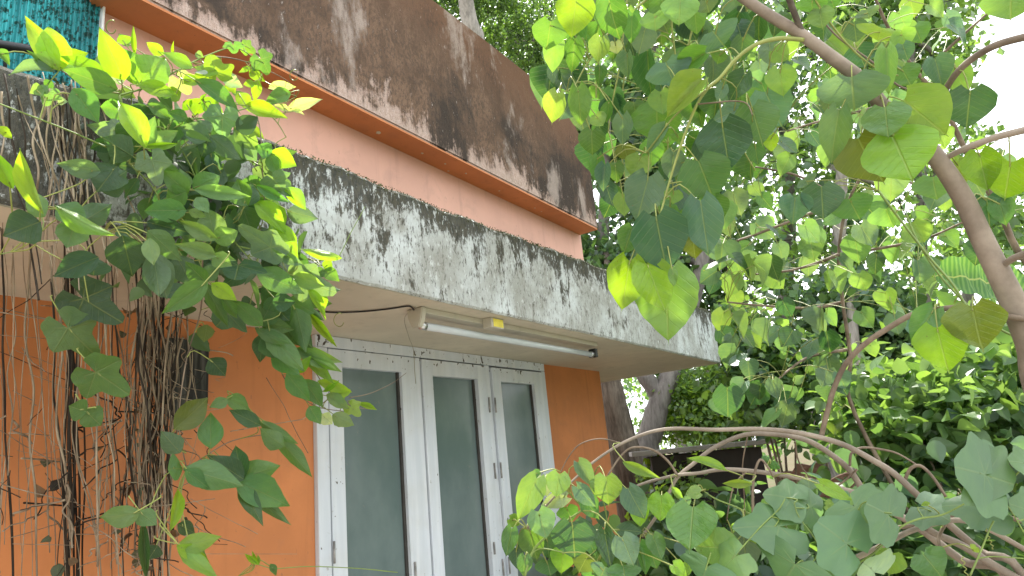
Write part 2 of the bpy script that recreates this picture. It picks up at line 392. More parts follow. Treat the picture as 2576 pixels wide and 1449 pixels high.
# canopy slab: fascia with a lower left end; slightly uneven top edge
XE = 4.275
def ftop(x):
    t = np.interp(x, [-1.6, .38, .56, .98, 1.6, 2.6, XE], [.745, .752, .783, .819, .815, .836, .842])
    return float(t)
nx = 260; cx = np.linspace(-1.6, XE, nx); V = []; Fc = []
for i, x in enumerate(cx):
    tz = ftop(x) + .004*math.sin(x*23)+.003*random.uniform(-1, 1); bz = .5 + .0015*random.uniform(-1, 1)
    V += [(x, YF+.006, CH+bz-.001), (x, YF, CH+bz+.006), (x, YF+.002, CH+tz-.012), (x, YF+.012, CH+tz), (x, YF+.12, CH+tz+.003)]
for i in range(nx-1):
    for k in range(4): a = i*5+k; Fc.append((a, a+5, a+6, a+1))
n0 = len(V)                                              # right end return and the side fascia, running back
yb = np.linspace(YF+.006, 6.0, 60)
for j, y in enumerate(yb):
    tz = ftop(XE)+.003*random.uniform(-1, 1)
    V += [(XE, y, CH+.499), (XE+.004, y, CH+.506), (XE+.004, y, CH+tz-.012), (XE-.006, y, CH+tz), (XE-.12, y, CH+tz+.003)]
for j in range(59):
    for k in range(4): a = n0+j*5+k; Fc.append((a, a+5, a+6, a+1))
canopy = mesh_obj('canopy', V, Fc, M['fascia'], house, False)
box('canopy_slab', (-1.6, XE-.002, YF+.008, 6.0, CH+.503, CH+.735), M['fascia'], house)
mesh_obj('canopy_soffit', *box_geo(-1.6, XE-.004, YF+.012, 6.0, CH+.4985, CH+.5022), M['soffit'], house)
mesh_obj('canopy_top', *box_geo(-1.6, XE-.13, YF+.125, YW+.001, CH+.7355, CH+.742), plain('wet_moss_floor', (.05, .046, .032), .95, var=.4), house)
# moss along the canopy's top edge
g = Geo()
for i in range(5200):
    x = random.uniform(.45, XE); s = random.uniform(.0015, .004)*(1.5 if random.random() < .06 else 1)
    c = Vector((x, YF + random.uniform(-.001, .016), CH+ftop(x)+random.uniform(-.020, -.001)))
    t = [c+Vector((random.uniform(-1, 1), random.uniform(-1, 1), random.uniform(-1, 1.2)))*s for _ in range(4)]
    g.add((t, [(0, 1, 2), (0, 2, 3), (0, 3, 1), (1, 3, 2)]))
mesh_obj('moss', g.v, g.f, plain('moss', (.055, .066, .020), .95, var=.4), house, False, 'stuff')

# windows: frame, three leaves with a pane each
win = box('window', (WX0, WX1, YW-.018, YW+.06, CH+.456, CH+.4975), M['frame'], house, .003)          # head
def wpart(name, b, mat, par=None, bev=.003): return box(name, b, mat, par or win, bev)
wpart('jamb', (WX0, 1.548, YW-.018, YW+.06, WZ0, CH+.4555), M['frame'])
wpart('jamb', (2.963, WX1, YW-.018, YW+.06, WZ0, CH+.4555), M['frame'])
wpart('mullion', (2.470, 2.512, YW-.012, YW+.06, WZ0, CH+.4555), M['frame'])
wpart('sill', (WX0-.03, WX1+.03, YW-.05, YW+.06, WZ0-.05, WZ0-.0005), M['frame'])
metal = plain('painted_hinge', (.26, .25, .24), .6, .2, var=.4)
rebate = plain('dark_rebate', (.045, .042, .038), .9)
LEAVES = [(1.552, 2.022, 1.613, 1.913, .452, .390, -.004), (2.029, 2.466, 2.092, 2.398, .449, .385, -.010), (2.517, 2.959, 2.585, 2.877, .447, .383, -.006)]
for (a, b, ga, gb, zt, gt, dy) in LEAVES:
    y0 = YW-.016+dy; y1 = YW+.026
    leaf = wpart('window_leaf', (a, ga, y0, y1, WZ0+.004, CH+zt), M['frame'], house)                          # left stile
    def sub(name, bb, mat, bev=.002):
        return box(name, bb, mat, leaf, bev)
    # joined leaf frame: the right stile and rails belong to the same mesh
    lv, lf = [], []
    gg = Geo()
    for bb in ((gb, b, y0+.0005, y1-.0005, WZ0+.004, CH+zt), (ga, gb, y0+.001, y1-.001, CH+gt, CH+zt), (ga, gb, y0+.001, y1-.001, WZ0+.004, WZ0+.10)): gg.add(box_geo(*bb))
    bm = bmesh.new(); bm.from_mesh(leaf.data)
    vs = [bm.verts.new(Vector(p)) for p in gg.v]
    off = world_loc(win)*0
    for q in gg.f: bm.faces.new([vs[i] for i in q])
    bm.to_mesh(leaf.data); bm.free()
    sub('pane', (ga-.006, gb+.006, YW+.002, YW+.008, WZ0+.09, CH+gt+.006), M['glass'], 0)
    sub('rebate_strip', (gb-.012, gb+.0005, YW-.006, YW+.0015, WZ0+.10, CH+gt-.0005), rebate, 0)  # dark strip down the right edge of the pane
    hx = a+.001 if a < 2.0 or a > 2.5 else b-.001
    for hz in (CH-.42, CH-.02 if a > 2 else CH-.22, CH+.27 if a > 2 else CH-.9):
        r = .004; ht = .034
        pts = [Vector((hx, y0-.004, hz-ht)), Vector((hx, y0-.004, hz+ht))]
        gtb = tube_geo(pts, [r, r], 8); mesh_obj('hinge', gtb[0], gtb[1], metal, leaf, True)
    sub('latch', (gb+.012, gb+.020, y0-.007, y0-.0005, CH-.36, CH-.31), metal)
# room behind stays closed: a back board right behind the panes
box('window_backing', (WX0, WX1, YW+.065, YW+.07, WZ0, CH+.49), rebate, house)

# ------------------------------------------------------------------ green corrugated sheet
def sheet_mat():
    k = N('green_corrugated_sheet'); p = k.pos(); n = k.noise(k.mapv(p, (40, 40, 6)), 1.0, 6, .65); n2 = k.noise(p, 55, 6, .7)
    c = k.mix(k.ramp(n, .35, .65), (.02, .13, .14), (.045, .27, .28)); c = k.mix(k.ramp(n2, .49, .57), c, (.008, .035, .028))
    pr = k.principled(c, .35); tr = k.t.nodes.new('ShaderNodeBsdfTranslucent'); k.set(tr.inputs[0], k.mix(1.0, c, (1.5, 2.2, 2.2), 'MULTIPLY'))
    ms = k.t.nodes.new('ShaderNodeMixShader'); ms.inputs[0].default_value = .45; k.t.links.new(pr, ms.inputs[1]); k.t.links.new(tr.outputs[0], ms.inputs[2])
    return k.done(ms.outputs[0])
V = []; Fc = []; n = 0; xx = np.arange(-.9, .752, .0016)
for i, x in enumerate(xx):
    y = YW - .012 + .0045*math.sin(x/.0125*2*math.pi)
    V += [(x, y, CH+.74), (x, y, CH+1.25), (x, y, CH+1.9)]
for i in range(len(xx)-1):
    for k in range(2): a = i*3+k; Fc.append((a, a+3, a+4, a+1))
tag(mesh_obj('corrugated_sheet', V, Fc, sheet_mat(), None, True), 'teal green corrugated plastic sheet screening the gap beside the upper wall', 'plastic sheet')
tag(box('edge_strip', (.7525, .7585, YW-.024, YW+.001, CH+.745, CH+1.385), plain('white_edge', (.7, .7, .68), .5), None, .001), 'thin white edging strip between green sheet and salmon wall', 'edging')
bpole = empty('black_pole', onY(0, 118, 1.62), 'black pole end sticking out in front of the green corrugated sheet', 'pole')
blackp = plain('black_plastic', (.012, .013, .016), .4)
a_ = onY(-160, 88, 1.62); b_ = onY(88, 127, 1.62)
tube('pole_shaft', [a_, (a_+b_)*.5, b_], .0115, blackp, bpole, 14, 3)
tube('bracket', [onY(14, 120, 1.62), onY(12, 200, 1.64)], [.004, .004], blackp, bpole, 8)
# side enclosure the sheet is part of: dim space behind it, seen only through the sheet
# ------------------------------------------------------------------ lamp under the canopy
lamp = empty('fluorescent_lamp', (2.1, 1.35, CH+.5), 'fluorescent tube lamp mounted under the canopy soffit above the windows', 'lamp')
ivory = paint('ivory_enamel', (.42, .39, .31), .45, .06, .08, .2)
LY = 1.355; L0, L1 = 1.545, 2.70
box('batten', (L0-.03, L1+.0, LY-.026, LY+.026, CH+.480, CH+.498), ivory, lamp, .003)
bm = bmesh.new()                                         # left end bracket, a tapering plate
pl = [(-.034, .497), (.034, .497), (.026, .46), (.014, .436), (-.014, .436), (-.026, .46)]
a = [bm.verts.new((L0-.034, LY+y, CH+z)) for y, z in pl]; b = [bm.verts.new((L0-.012, LY+y, CH+z)) for y, z in pl]
bm.faces.new(a); bm.faces.new(list(reversed(b)))
for i in range(6): bm.faces.new((a[i], b[i], b[(i+1) % 6], a[(i+1) % 6]))
bmesh.ops.recalc_face_normals(bm, faces=bm.faces); bmesh.ops.bevel(bm, geom=list(bm.edges), offset=.003, segments=2, affect='EDGES')
me = bpy.data.meshes.new('end_bracket'); bm.to_mesh(me); bm.free(); me.materials.append(ivory); setpar(link(bpy.data.objects.new('end_bracket', me)), lamp)
tubeglass = plain('tube_glass', (.50, .54, .56), .12, spec=.6, var=.02)
tb = tube('tube', [(L0-.011, LY, CH+.445), (2.1, LY, CH+.445), (L1-.012, LY, CH+.445)], .0125, tubeglass, lamp, 20, 2)
alum = plain('alu_cap', (.55, .55, .55), .35, .9)
for x0, x1 in ((L0-.0112, L0+.012), (L1-.034, L1-.0115)):
    tube('tube_cap', [(x0, LY, CH+.445), (x1, LY, CH+.445)], [.0132, .0132], alum, tb, 20)
box('end_holder', (L1-.012, L1+.012, LY-.018, LY+.018, CH+.432, CH+.472), plain('black_holder', (.018, .018, .017), .5), lamp, .004)
chk = box('ballast', (1.83, 1.905, LY-.064, LY-.0265, CH+.462, CH+.4975), ivory, lamp, .002)
box('ballast_label', (1.842, 1.900, LY-.0652, LY-.0642, CH+.466, CH+.494), plain('yellow_label', (.68, .58, .07), .5), chk)
wire_m = plain('black_wire', (.018, .016, .015), .6)
pts = [onZ(x, y, CH+.494) for x, y in ((700, 776), (795, 783), (850, 786), (920, 783), (985, 776), (1028, 770))] + [Vector((L0-.036, LY, CH+.492))]
tag(tube('power_cable', pts, .0028, wire_m, None, 8, 6), 'black cable stapled along the soffit to the tube lamp', 'cable')
pts = [Vector((L0-.05, LY-.02, CH+.495))] + [onY(x, y, 1.42 + .05*i) for i, (x, y) in enumerate(((1018, 800), (1028, 845), (1040, 880), (1043, 930), (1046, 965)))]
tag(tube('loose_wire', pts, .0012, plain('pale_wire', (.30, .28, .22), .6), None, 6, 6), 'thin loose wire dangling before the window from the tube lamp', 'wire')
# drain pipe stub at the canopy end
pv = plain('pvc', (.48, .46, .42), .5)
dp = empty('drain_pipe', (XE, 1.32, CH+.56), 'short pale plastic drain pipe stub poking out of the canopy end', 'pipe')
pe = onY(1832, 897, 1.32); V, Fc = tube_geo([Vector((XE-.02, 1.32, pe.z+.01)), pe, pe, Vector((XE-.01, 1.32, pe.z+.01))], [.026, .026, .021, .021], 24, False)
mesh_obj('pipe_shell', V, Fc, pv, dp, True)
# dark board on the wall behind the dry vines
bd = empty('dark_board', onY(470, 960, YW-.02), 'dark weathered board with rounded foot on the orange wall behind dry vines', 'board')
def board_mat():
    k = N('rotten_board'); p = k.pos(); n = k.noise(k.mapv(p, (70, 70, 5)), 1.0, 6, .65)
    return k.done(k.principled(k.mix(k.ramp(n, .4, .7), (.016, .017, .015), (.085, .082, .072)), .8, k.bump(n, .5, .006)))
tl = onY(418, 850, YW-.02); tr_ = onY(523, 862, YW-.02); br = onY(520, 1060, YW-.02); bl = onY(440, 1075, YW-.02)
x0, x1 = tl.x, tr_.x; zt, zb = tl.z, br.z
pr = [(x0, zt-CH), (x0, zb-CH+.05), (x0+.01, zb-CH+.02), (x0+.04, zb-CH), (x1-.04, zb-CH), (x1-.01, zb-CH+.02), (x1, zb-CH+.05), (x1, zt-CH)]
extrude_profile('plank', pr, YW-.03, YW-.004, board_mat(), bd, .003)

# ------------------------------------------------------------------ leaf meshes
def blade(name, prof, mat, rows=12, cols=6, cord=.10, fold=.12, curl=.15, wave=.02, twist=0.0, ser=.012, seed=0):
    r = random.Random(seed); V = []; UV = []; Fc = []
    for i in range(rows+1):
        t = i/rows; h = prof(t)
        for j in range(-cols//2, cols//2+1):
            s = j/(cols/2); hh = h*(1+(r.uniform(-ser, ser)*4 if abs(s) == 1 and 0 < i < rows else 0))
            x = hh*s; y = t - cord*abs(s)**1.6*(1-t)**5*1.3
            z = fold*abs(x) - curl*t*t + wave*math.sin(t*9+s*2+seed)*abs(s) + twist*x*t + .03*math.sin(3*t+seed)
            V.append((x, y, z)); UV.append((x+.5, y))
    c = cols+1
    for i in range(rows):
        for j in range(cols): a = i*c+j; Fc.append((a, a+1, a+c+1, a+c))
    me = bpy.data.meshes.new(name); me.from_pydata(V, [], Fc); me.polygons.foreach_set('use_smooth', [True]*len(Fc))
    ul = me.uv_layers.new(name='UVMap')
    for li, l in enumerate(me.loops): ul.data[li].uv = UV[l.vertex_index]
    me.materials.append(mat); return me
def p_heart(t):
    body = .5*(max(0, min(1, t/.30)))**.42 if t < .30 else .5*max(0, 1-((t-.30)/.60)**1.75) if t < .88 else 0
    tail = .035*(1-t)/.2 if t > .75 else 0
    return max(body, tail, .004) if t > 0 else .16
def p_heart(t):
    if t <= .28: return .5*(.34+.66*math.sin(math.pi/2*(t/.28))**.8)
    if t <= .90: return max(.5*math.cos(math.pi/2*((t-.28)/.66))**.95, .012)
    return .012*(1-t)/.1+.003
def p_ovate(t):
    if t < .36: return max(.5*math.sin(math.pi/2*t/.36)**.75, .004)
    return max(.5*math.cos(math.pi/2*((t-.36)/.64))**1.12, .003)
def p_round(t):
    if t < .40: return max(.5*math.sin(math.pi/2*t/.40)**.6, .004)
    return max(.5*math.cos(math.pi/2*((t-.40)/.60))**.80, .003)
def p_lance(t): return max(.5*math.sin(math.pi*t**.85)**1.05, .004)
def fan(name, rf, mat, seg=44, rings=4, dish=.16, seed=0, wave=.03):
    """a palmately lobed blade: rf(angle) is the rim, angle 0 = tip; the stalk joins at the origin"""
    r = random.Random(seed); V = [(0, 0, 0)]; UV = [(.5, 0)]; Fc = []; AX = (0, 1.18, -1.18, 2.25, -2.25)
    A = [math.pi*(-1+2*k/seg)*.93 for k in range(seg+1)]
    for q in range(1, rings+1):
        f = q/rings
        for a in A:
            R = rf(a)*f*(1+(r.uniform(-.03, .03) if q == rings else 0)); x = math.sin(a)*R; y = math.cos(a)*R
            z = -dish*R*R + wave*math.cos(a*5)*f*f + .04*math.sin(a*2+seed)*f + .10*abs(x)
            dd = min(((abs(math.sin(a-c_))*R if abs(a-c_) < 1.5 else 9), math.cos(a-c_)*R) for c_ in AX)
            V.append((x, y, z)); UV.append((.5+min(dd[0], .5), dd[1]))
    n = seg+1
    for k in range(seg): Fc.append((0, 1+k+1, 1+k))
    for q in range(rings-1):
        for k in range(seg): a = 1+q*n+k; Fc.append((a, a+1, a+n+1, a+n))
    Fc = [tuple(reversed(f)) for f in Fc]
    me = bpy.data.meshes.new(name); me.from_pydata(V, [], Fc); me.polygons.foreach_set('use_smooth', [True]*len(Fc))
    ul = me.uv_layers.new(name='UVMap')
    for li, l in enumerate(me.loops): ul.data[li].uv = UV[l.vertex_index]
    me.materials.append(mat); me.update(); return me
def lobes(a, peaks, base):
    return base + sum(h*math.exp(-((a-c)/w_)**2) for c, h, w_ in peaks)
KIND = {}
KIND['H'] = [blade('leaf', p_heart, M['heart'], 14, 6, .12, .10+.10*(i % 3), (-.10, .16, .34, .05, .24)[i], .03, (-.15, .1, 0, .25, -.1)[i], .008, i) for i in range(5)]
KIND['F'] = [blade('leaf', p_heart, M['heart'], 14, 6, .10, .75+.2*i, .18+.1*i, .03, .1, .008, 20+i) for i in range(3)]     # folded along the midrib
KIND['O'] = [blade('leaf', p_ovate, M['vine'], 11, 4, .02, .15+.1*(i % 3), (.05, .22, .38, -.08, .14)[i], .035, (-.2, .15, .05, .2, -.1)[i], .012, 40+i) for i in range(5)]
KIND['R'] = [blade('leaf', p_round, M['vine'], 11, 4, .05, .12+.08*i, .1+.12*i, .04, .1, .014, 60+i) for i in range(3)]
KIND['N'] = [blade('leaf', p_lance, M['vine'], 11, 4, .0, .5, .12+.2*i, .03, .1, .01, 80+i) for i in range(3)]
ivy = lambda a: lobes(a, [(0, .52, .42), (1.2, .20, .42), (-1.2, .20, .42), (2.3, .10, .5), (-2.3, .10, .5)], .40)
gourd = lambda a: lobes(a, [(0, .36, .50), (1.15, .17, .40), (-1.15, .17, .40), (2.2, .17, .45), (-2.2, .17, .45)], .47)
KIND['I'] = [fan('leaf', ivy, M['vine'], 40, 3, .2+.1*i, 100+i) for i in range(3)]
KIND['G'] = [fan('leaf', gourd, M['lobed'], 48, 4, .15+.12*i, 120+i) for i in range(3)]
TONE = {'d': (.030, .082, .036), 'g': (.060, .150, .040), 'b': (.070, .138, .098), 'y': (.135, .265, .020), 'p': (.105, .205, .075), 'o': (.080, .125, .022), 'w': (.26, .36, .24), 'q': (.125, .225, .058)}  # light put in the tones: yellow sunlit, bluish and whitish sky sheen, dark shaded
PET = {}
def leaf(parent, kind, bx, by, tx, ty, wpx, r, tone='g', roll=None, lean=None, pet=True, up=0.0):
    """one leaf: stalk end and tip in pixels, width in pixels, range r; lean = how far the tip comes forward (-) or back (+)"""
    b = P(bx, by, r); L2 = math.hypot(tx-bx, ty-by)*r/F
    if lean is None: lean = random.uniform(-.35, .35)
    t = P(tx, ty, r + lean*L2)
    ax = t - b; L = ax.length
    if L < 1e-4: return None
    ax /= L
    if roll is None: roll = random.uniform(-.55, .55)
    view = (EYE - b).normalized(); nrm = view - ax*view.dot(ax)
    nrm = (nrm + Vector((0, 0, up))); nrm = nrm - ax*nrm.dot(ax); nrm.normalize()
    nrm = Matrix.Rotation(roll, 3, ax) @ nrm
    if random.random() < (.25 if up == 0 else 0): nrm = -nrm
    xd = ax.cross(nrm).normalized()
    W = wpx*r/F/max(.72, math.cos(roll))
    me = random.choice(KIND[kind]); o = bpy.data.objects.new('leaf', me); COL.objects.link(o)
    S = Matrix((( xd.x*W, ax.x*L, nrm.x*(W+L)/2, 0), (xd.y*W, ax.y*L, nrm.y*(W+L)/2, 0), (xd.z*W, ax.z*L, nrm.z*(W+L)/2, 0), (0, 0, 0, 1)))
    if kind in 'IG': S = Matrix(((xd.x*W, ax.x*L*1.05, nrm.x*L, 0), (xd.y*W, ax.y*L*1.05, nrm.y*L, 0), (xd.z*W, ax.z*L*1.05, nrm.z*L, 0), (0, 0, 0, 1)))
    off = world_loc(parent)
    o.parent = parent; o.matrix_basis = Matrix.Translation(b-off) @ S
    c = TONE[tone]; j = random.uniform(.82, 1.2); hshift = random.uniform(-.12, .12)
    o.color = (c[0]*j*(1+hshift), c[1]*j, c[2]*j*(1-hshift), 1)
    if pet: PET.setdefault(parent.name, []).append((b, ax.copy(), L))
    return o
def petioles(parent, mat, reach=.22, rad=.0013, name='petioles'):
    """leaf stalks, each from its blade back to the nearest stem"""
    tw = TWIGS.get(parent.name, []); g = Geo()
    arr = np.array([tuple(p) for p in tw]) if tw else None
    for b, ax, L in PET.get(parent.name, []):
        end = None
        if arr is not None:
            d = np.linalg.norm(arr - np.array(b), axis=1); i = int(d.argmin())
            if d[i] < reach: end = Vector(arr[i])
        if end is None: end = b - ax*L*.5 + Vector((0, 0, .35*L))
        mid = (b+end)/2 - ax*min(.25*L, (b-end).length*.35) + Vector((0, 0, .006))
        pts = catmull([b + ax*.01, mid, end], 3)
        g.add(tube_geo(pts, [rad]*len(pts), 5, False))
    if g.v: mesh_obj(name, g.v, g.f, mat, parent, True, 'stuff')
# ------------------------------------------------------------------ the climbing vine on the canopy
vine = empty('climbing_vine', onY(470, 620, 1.22), 'green climbing vine with three-part leaves draped over the mossy canopy', 'vine')
def RV(x, y, d=0.0):                                     # range of the vine's surface: just before the canopy edge, bulging, hanging below it
    yy = YF - .10 + d
    if y > 760: yy = YF + .02 + d
    p = onY(x, y, yy); return (p-EYE).length
def stem(parent, name, px, dep, w0, w1, mat, sides=6):
    pts = []; rad = []; n = len(px)
    for i, (x, y) in enumerate(px):
        r = RV(x, y, dep[i] if hasattr(dep, '__len__') else dep); pts.append(P(x, y, r)); rad.append((w0+(w1-w0)*i/(n-1))*.5*r/F)
    TWIGS.setdefault(parent.name, []).extend([Vector(q[:3]) for q in catmull(pts, 4)])
    return tube(name, pts, rad, mat, parent, sides, 5)
VS = [([(300, 240), (330, 300), (420, 330), (480, 420), (520, 520), (600, 620), (690, 720), (740, 830)], 5, 3),
      ([(300, 240), (380, 215), (450, 175), (520, 140), (590, 120), (640, 150), (660, 200)], 4, 2),
      ([(300, 235), (250, 225), (190, 200), (145, 170)], 4, 2.5), ([(300, 240), (305, 300), (310, 390), (390, 480), (430, 600), (500, 700)], 4, 3),
      ([(480, 300), (560, 290), (640, 270), (690, 300), (720, 345)], 4, 2), ([(640, 270), (655, 330), (660, 420), (665, 520), (650, 600)], 3, 2),
      ([(520, 140), (600, 150), (680, 180), (730, 210), (742, 245)], 3, 1.5), ([(600, 620), (700, 640), (790, 655), (850, 650)], 4, 2),
      ([(850, 650), (862, 628), (880, 590), (905, 545), (918, 520)], 3, 1.5), ([(740, 830), (790, 930), (830, 985), (880, 1020), (935, 1030)], 3, 1.5),
      ([(740, 830), (700, 880), (720, 960), (790, 1020), (870, 1035)], 3, 2), ([(880, 1000), (930, 990), (985, 965), (1022, 938)], 2.5, 1.2),
      ([(520, 520), (510, 640), (505, 780), (470, 900), (450, 1060), (470, 1180)], 4, 3), ([(470, 1180), (560, 1120), (620, 1100), (700, 1090)], 3, 2),
      ([(600, 1000), (650, 1050), (700, 1080), (760, 1160)], 3, 1.5), ([(310, 390), (200, 340), (100, 300), (-30, 250)], 4, 3), ([(100, 500), (90, 560), (130, 560), (260, 590)], 3, 2),
      ([(0, 400), (50, 470), (110, 560), (60, 620), (0, 640)], 3, 2), ([(1000, 1440), (900, 1430), (780, 1425), (690, 1430), (640, 1420), (600, 1449)], 2.2, 2)]
for px, w0, w1 in VS: stem(vine, 'stem', px, 0.0, w0, w1, M['green_stem'] if random.random() < .6 else M['twig_bark'])
TRI = []
# (kind, stalk x, y, tip x, y, width, tone, depth) measured leaves on and above the canopy
za = lambda l: [(k, a*.2605, b*.2605, c*.2605, d*.2605, w*.2605, t, e) for k, a, b, c, d, w, t, e in l]
zb = lambda l: [(k, 377+a*.304, 63+b*.304, 377+c*.304, 63+d*.304, w*.304, t, e) for k, a, b, c, d, w, t, e in l]
zc = lambda l: [(k, 377+a*.3473, 440+b*.3473, 377+c*.3473, 440+d*.3473, w*.3473, t, e) for k, a, b, c, d, w, t, e in l]
zd = lambda l: [(k, a*.5, 724.6+b*.5, c*.5, 724.6+d*.5, w*.5, t, e) for k, a, b, c, d, w, t, e in l]
VL = za([('O',545,645,250,165,150,'y',-.03),('R',560,640,470,285,215,'y',-.02),('N',540,650,405,520,80,'g',0),('O',520,660,285,500,80,'g',0),('N',500,690,80,625,105,'b',0),
 ('O',610,570,830,515,110,'y',0),('O',1000,700,610,560,115,'y',-.02),('O',1100,850,640,680,175,'g',-.06),('O',1180,740,985,320,205,'y',-.06),('R',1350,800,1570,540,290,'y',-.03),
 ('O',1340,650,1190,470,110,'g',0),('O',1290,800,1240,620,130,'y',0),('O',1360,830,1700,905,130,'y',-.04),('N',1300,520,1285,270,38,'y',0),('N',1670,530,1670,410,22,'y',0),
 ('O',1240,440,1150,340,80,'g',.05),('O',1140,400,1270,365,70,'y',.03),('O',720,880,945,1150,205,'g',-.05),('I',470,900,440,1015,150,'p',0),('O',410,860,305,880,100,'p',0),
 ('O',500,790,430,840,70,'g',0),('O',560,985,645,975,70,'w',0),('N',1395,1405,1175,945,185,'y',-.12),('O',1400,1400,1480,1150,140,'p',-.08),('O',1470,1390,1700,1270,125,'p',-.06),
 ('N',1400,1410,1700,1400,62,'y',-.09),('I',1150,1255,950,1260,200,'b',-.02),('O',1180,1260,1040,1170,90,'b',0),('O',1080,740,1210,720,150,'w',.03),('O',1160,880,1300,930,110,'p',.02),
 ('O',0,1230,110,1330,70,'y',-.13),('N',-40,480,110,600,80,'g',0),('O',690,700,620,590,80,'g',.03)])
VL += zb([('O',340,345,110,225,110,'y',-.02),('O',100,240,-20,150,80,'y',0),('I',550,400,510,262,240,'y',-.03),('O',550,400,370,345,95,'y',-.02),('O',550,400,690,435,95,'y',-.02),
 ('I',690,170,700,232,125,'g',-.02),('I',925,290,1000,405,170,'g',-.02),('O',400,470,740,665,140,'g',-.05),('O',290,480,420,430,95,'y',0),('N',800,665,1095,745,115,'y',-.06),
 ('O',1150,560,960,630,120,'g',-.02),('O',1000,505,1195,510,75,'w',-.02),('O',1130,570,1000,505,55,'w',0),('O',1155,700,1400,605,95,'w',-.03),('O',1140,700,1040,655,55,'w',-.02),
 ('N',1180,705,1270,730,38,'w',-.02),('I',600,760,590,930,230,'b',-.05),('O',500,880,400,800,110,'b',-.03),('O',475,930,265,850,150,'b',-.04),('O',490,940,430,1080,130,'d',-.03),
 ('O',510,930,745,1100,140,'d',-.04),('O',710,860,900,1030,140,'p',-.03),('O',1010,1060,1200,1160,155,'y',-.04),('O',1000,1060,890,1000,120,'g',-.03),('O',990,1080,1055,1235,95,'g',-.03),
 ('O',400,1365,805,1415,110,'p',-.10),('R',380,1350,555,1250,160,'g',-.08),('R',300,1375,140,1230,150,'g',-.08),('O',310,1350,250,1200,100,'g',-.08),('R',290,1385,150,1440,150,'g',-.08),
 ('I',20,1130,70,1310,200,'b',-.08),('O',0,1110,245,1225,90,'g',-.06),('O',20,1020,200,1140,85,'d',-.03),('O',820,840,950,930,80,'y',0),('O',830,350,740,390,40,'y',0),('O',830,380,940,460,70,'y',0),
 ('O',860,480,780,490,60,'y',0),('O',860,340,910,350,50,'y',.01),('I',800,180,880,220,110,'y',.01),('O',900,470,860,620,70,'y',0),('O',610,450,760,500,110,'w',0),('O',640,470,700,560,90,'y',.01),
 ('O',730,570,830,700,110,'y',.02),('O',660,720,700,640,80,'y',.02),('O',420,620,360,740,110,'y',.02),('O',440,620,600,760,130,'y',0),('O',250,560,120,600,110,'y',.02),('O',280,640,350,690,90,'y',.02),
 ('I',250,460,330,560,170,'w',.03),('O',100,560,210,590,90,'y',-.02),('N',420,620,460,570,25,'y',0),('O',380,240,440,260,60,'p',0),('O',0,660,170,760,100,'g',-.04),('O',300,770,160,720,90,'g',-.04)])
VL += zc([('R',235,255,-10,260,140,'g',-.08),('O',0,345,290,420,115,'d',-.07),('O',470,458,208,340,100,'p',-.12),('R',465,450,430,262,170,'p',-.10),('R',475,462,622,420,125,'p',-.11),
 ('O',460,580,218,503,105,'p',-.12),('O',465,585,575,655,110,'p',-.12),('O',480,570,612,622,55,'p',-.11),('O',400,772,265,650,115,'g',-.10),('O',405,760,490,645,100,'g',-.10),
 ('O',395,790,118,982,140,'g',-.14),('O',400,800,570,1085,100,'g',-.10),('O',460,792,617,905,100,'y',-.12),('N',520,880,627,1028,70,'g',-.10),('I',640,660,620,760,310,'d',-.06),
 ('N',770,200,975,385,130,'y',-.06),('O',880,225,960,390,140,'y',-.05),('O',890,370,1065,605,145,'y',-.06),('I',860,515,640,360,190,'b',-.08),('O',1085,640,830,525,80,'b',-.07),
 ('N',985,100,1125,228,100,'y',-.05),('O',790,700,1085,850,160,'g',-.08),('I',1110,770,1330,850,230,'b',-.08),('O',1370,600,1100,545,70,'y',-.06),('O',1260,690,1195,730,75,'g',-.05),
 ('O',1265,690,1365,760,90,'g',-.05),('O',1270,680,1310,615,70,'y',-.05),('N',1230,850,1270,985,65,'y',-.06),('O',800,1080,605,915,115,'g',-.09),('R',800,1075,900,920,150,'g',-.09),
 ('O',820,1080,1025,1120,115,'g',-.09),('O',1060,985,1120,1240,165,'g',-.10),('N',1150,1000,1335,1225,60,'y',-.08),('O',780,1115,1015,1235,85,'g',-.09),('O',860,1130,1095,1405,140,'g',-.10),
 ('O',1080,1270,1362,1355,95,'p',-.09),('N',1090,1285,1355,1415,60,'y',-.09),('O',1075,1425,1155,1325,70,'y',-.08),('O',820,1160,795,1352,115,'d',-.06),('O',900,1305,1075,1445,130,'g',-.08),
 ('N',1160,960,1255,1052,45,'g',-.08),('I',560,1010,480,1090,280,'d',-.03),('O',900,920,1040,920,130,'d',-.06),('N',700,950,800,1070,50,'g',-.08),('O',0,420,220,610,150,'g',-.10),
 ('O',0,470,20,650,100,'p',-.10),('O',30,620,80,880,160,'d',-.08),('O',200,600,300,790,160,'d',-.06),('N',780,80,990,190,70,'g',-.06),('O',700,210,610,30,150,'g',-.07),('O',720,210,740,60,110,'d',-.06),
 ('I',900,40,960,120,190,'b',-.05),('O',290,260,400,300,60,'p',-.09),('O',340,170,420,270,90,'p',-.10)])
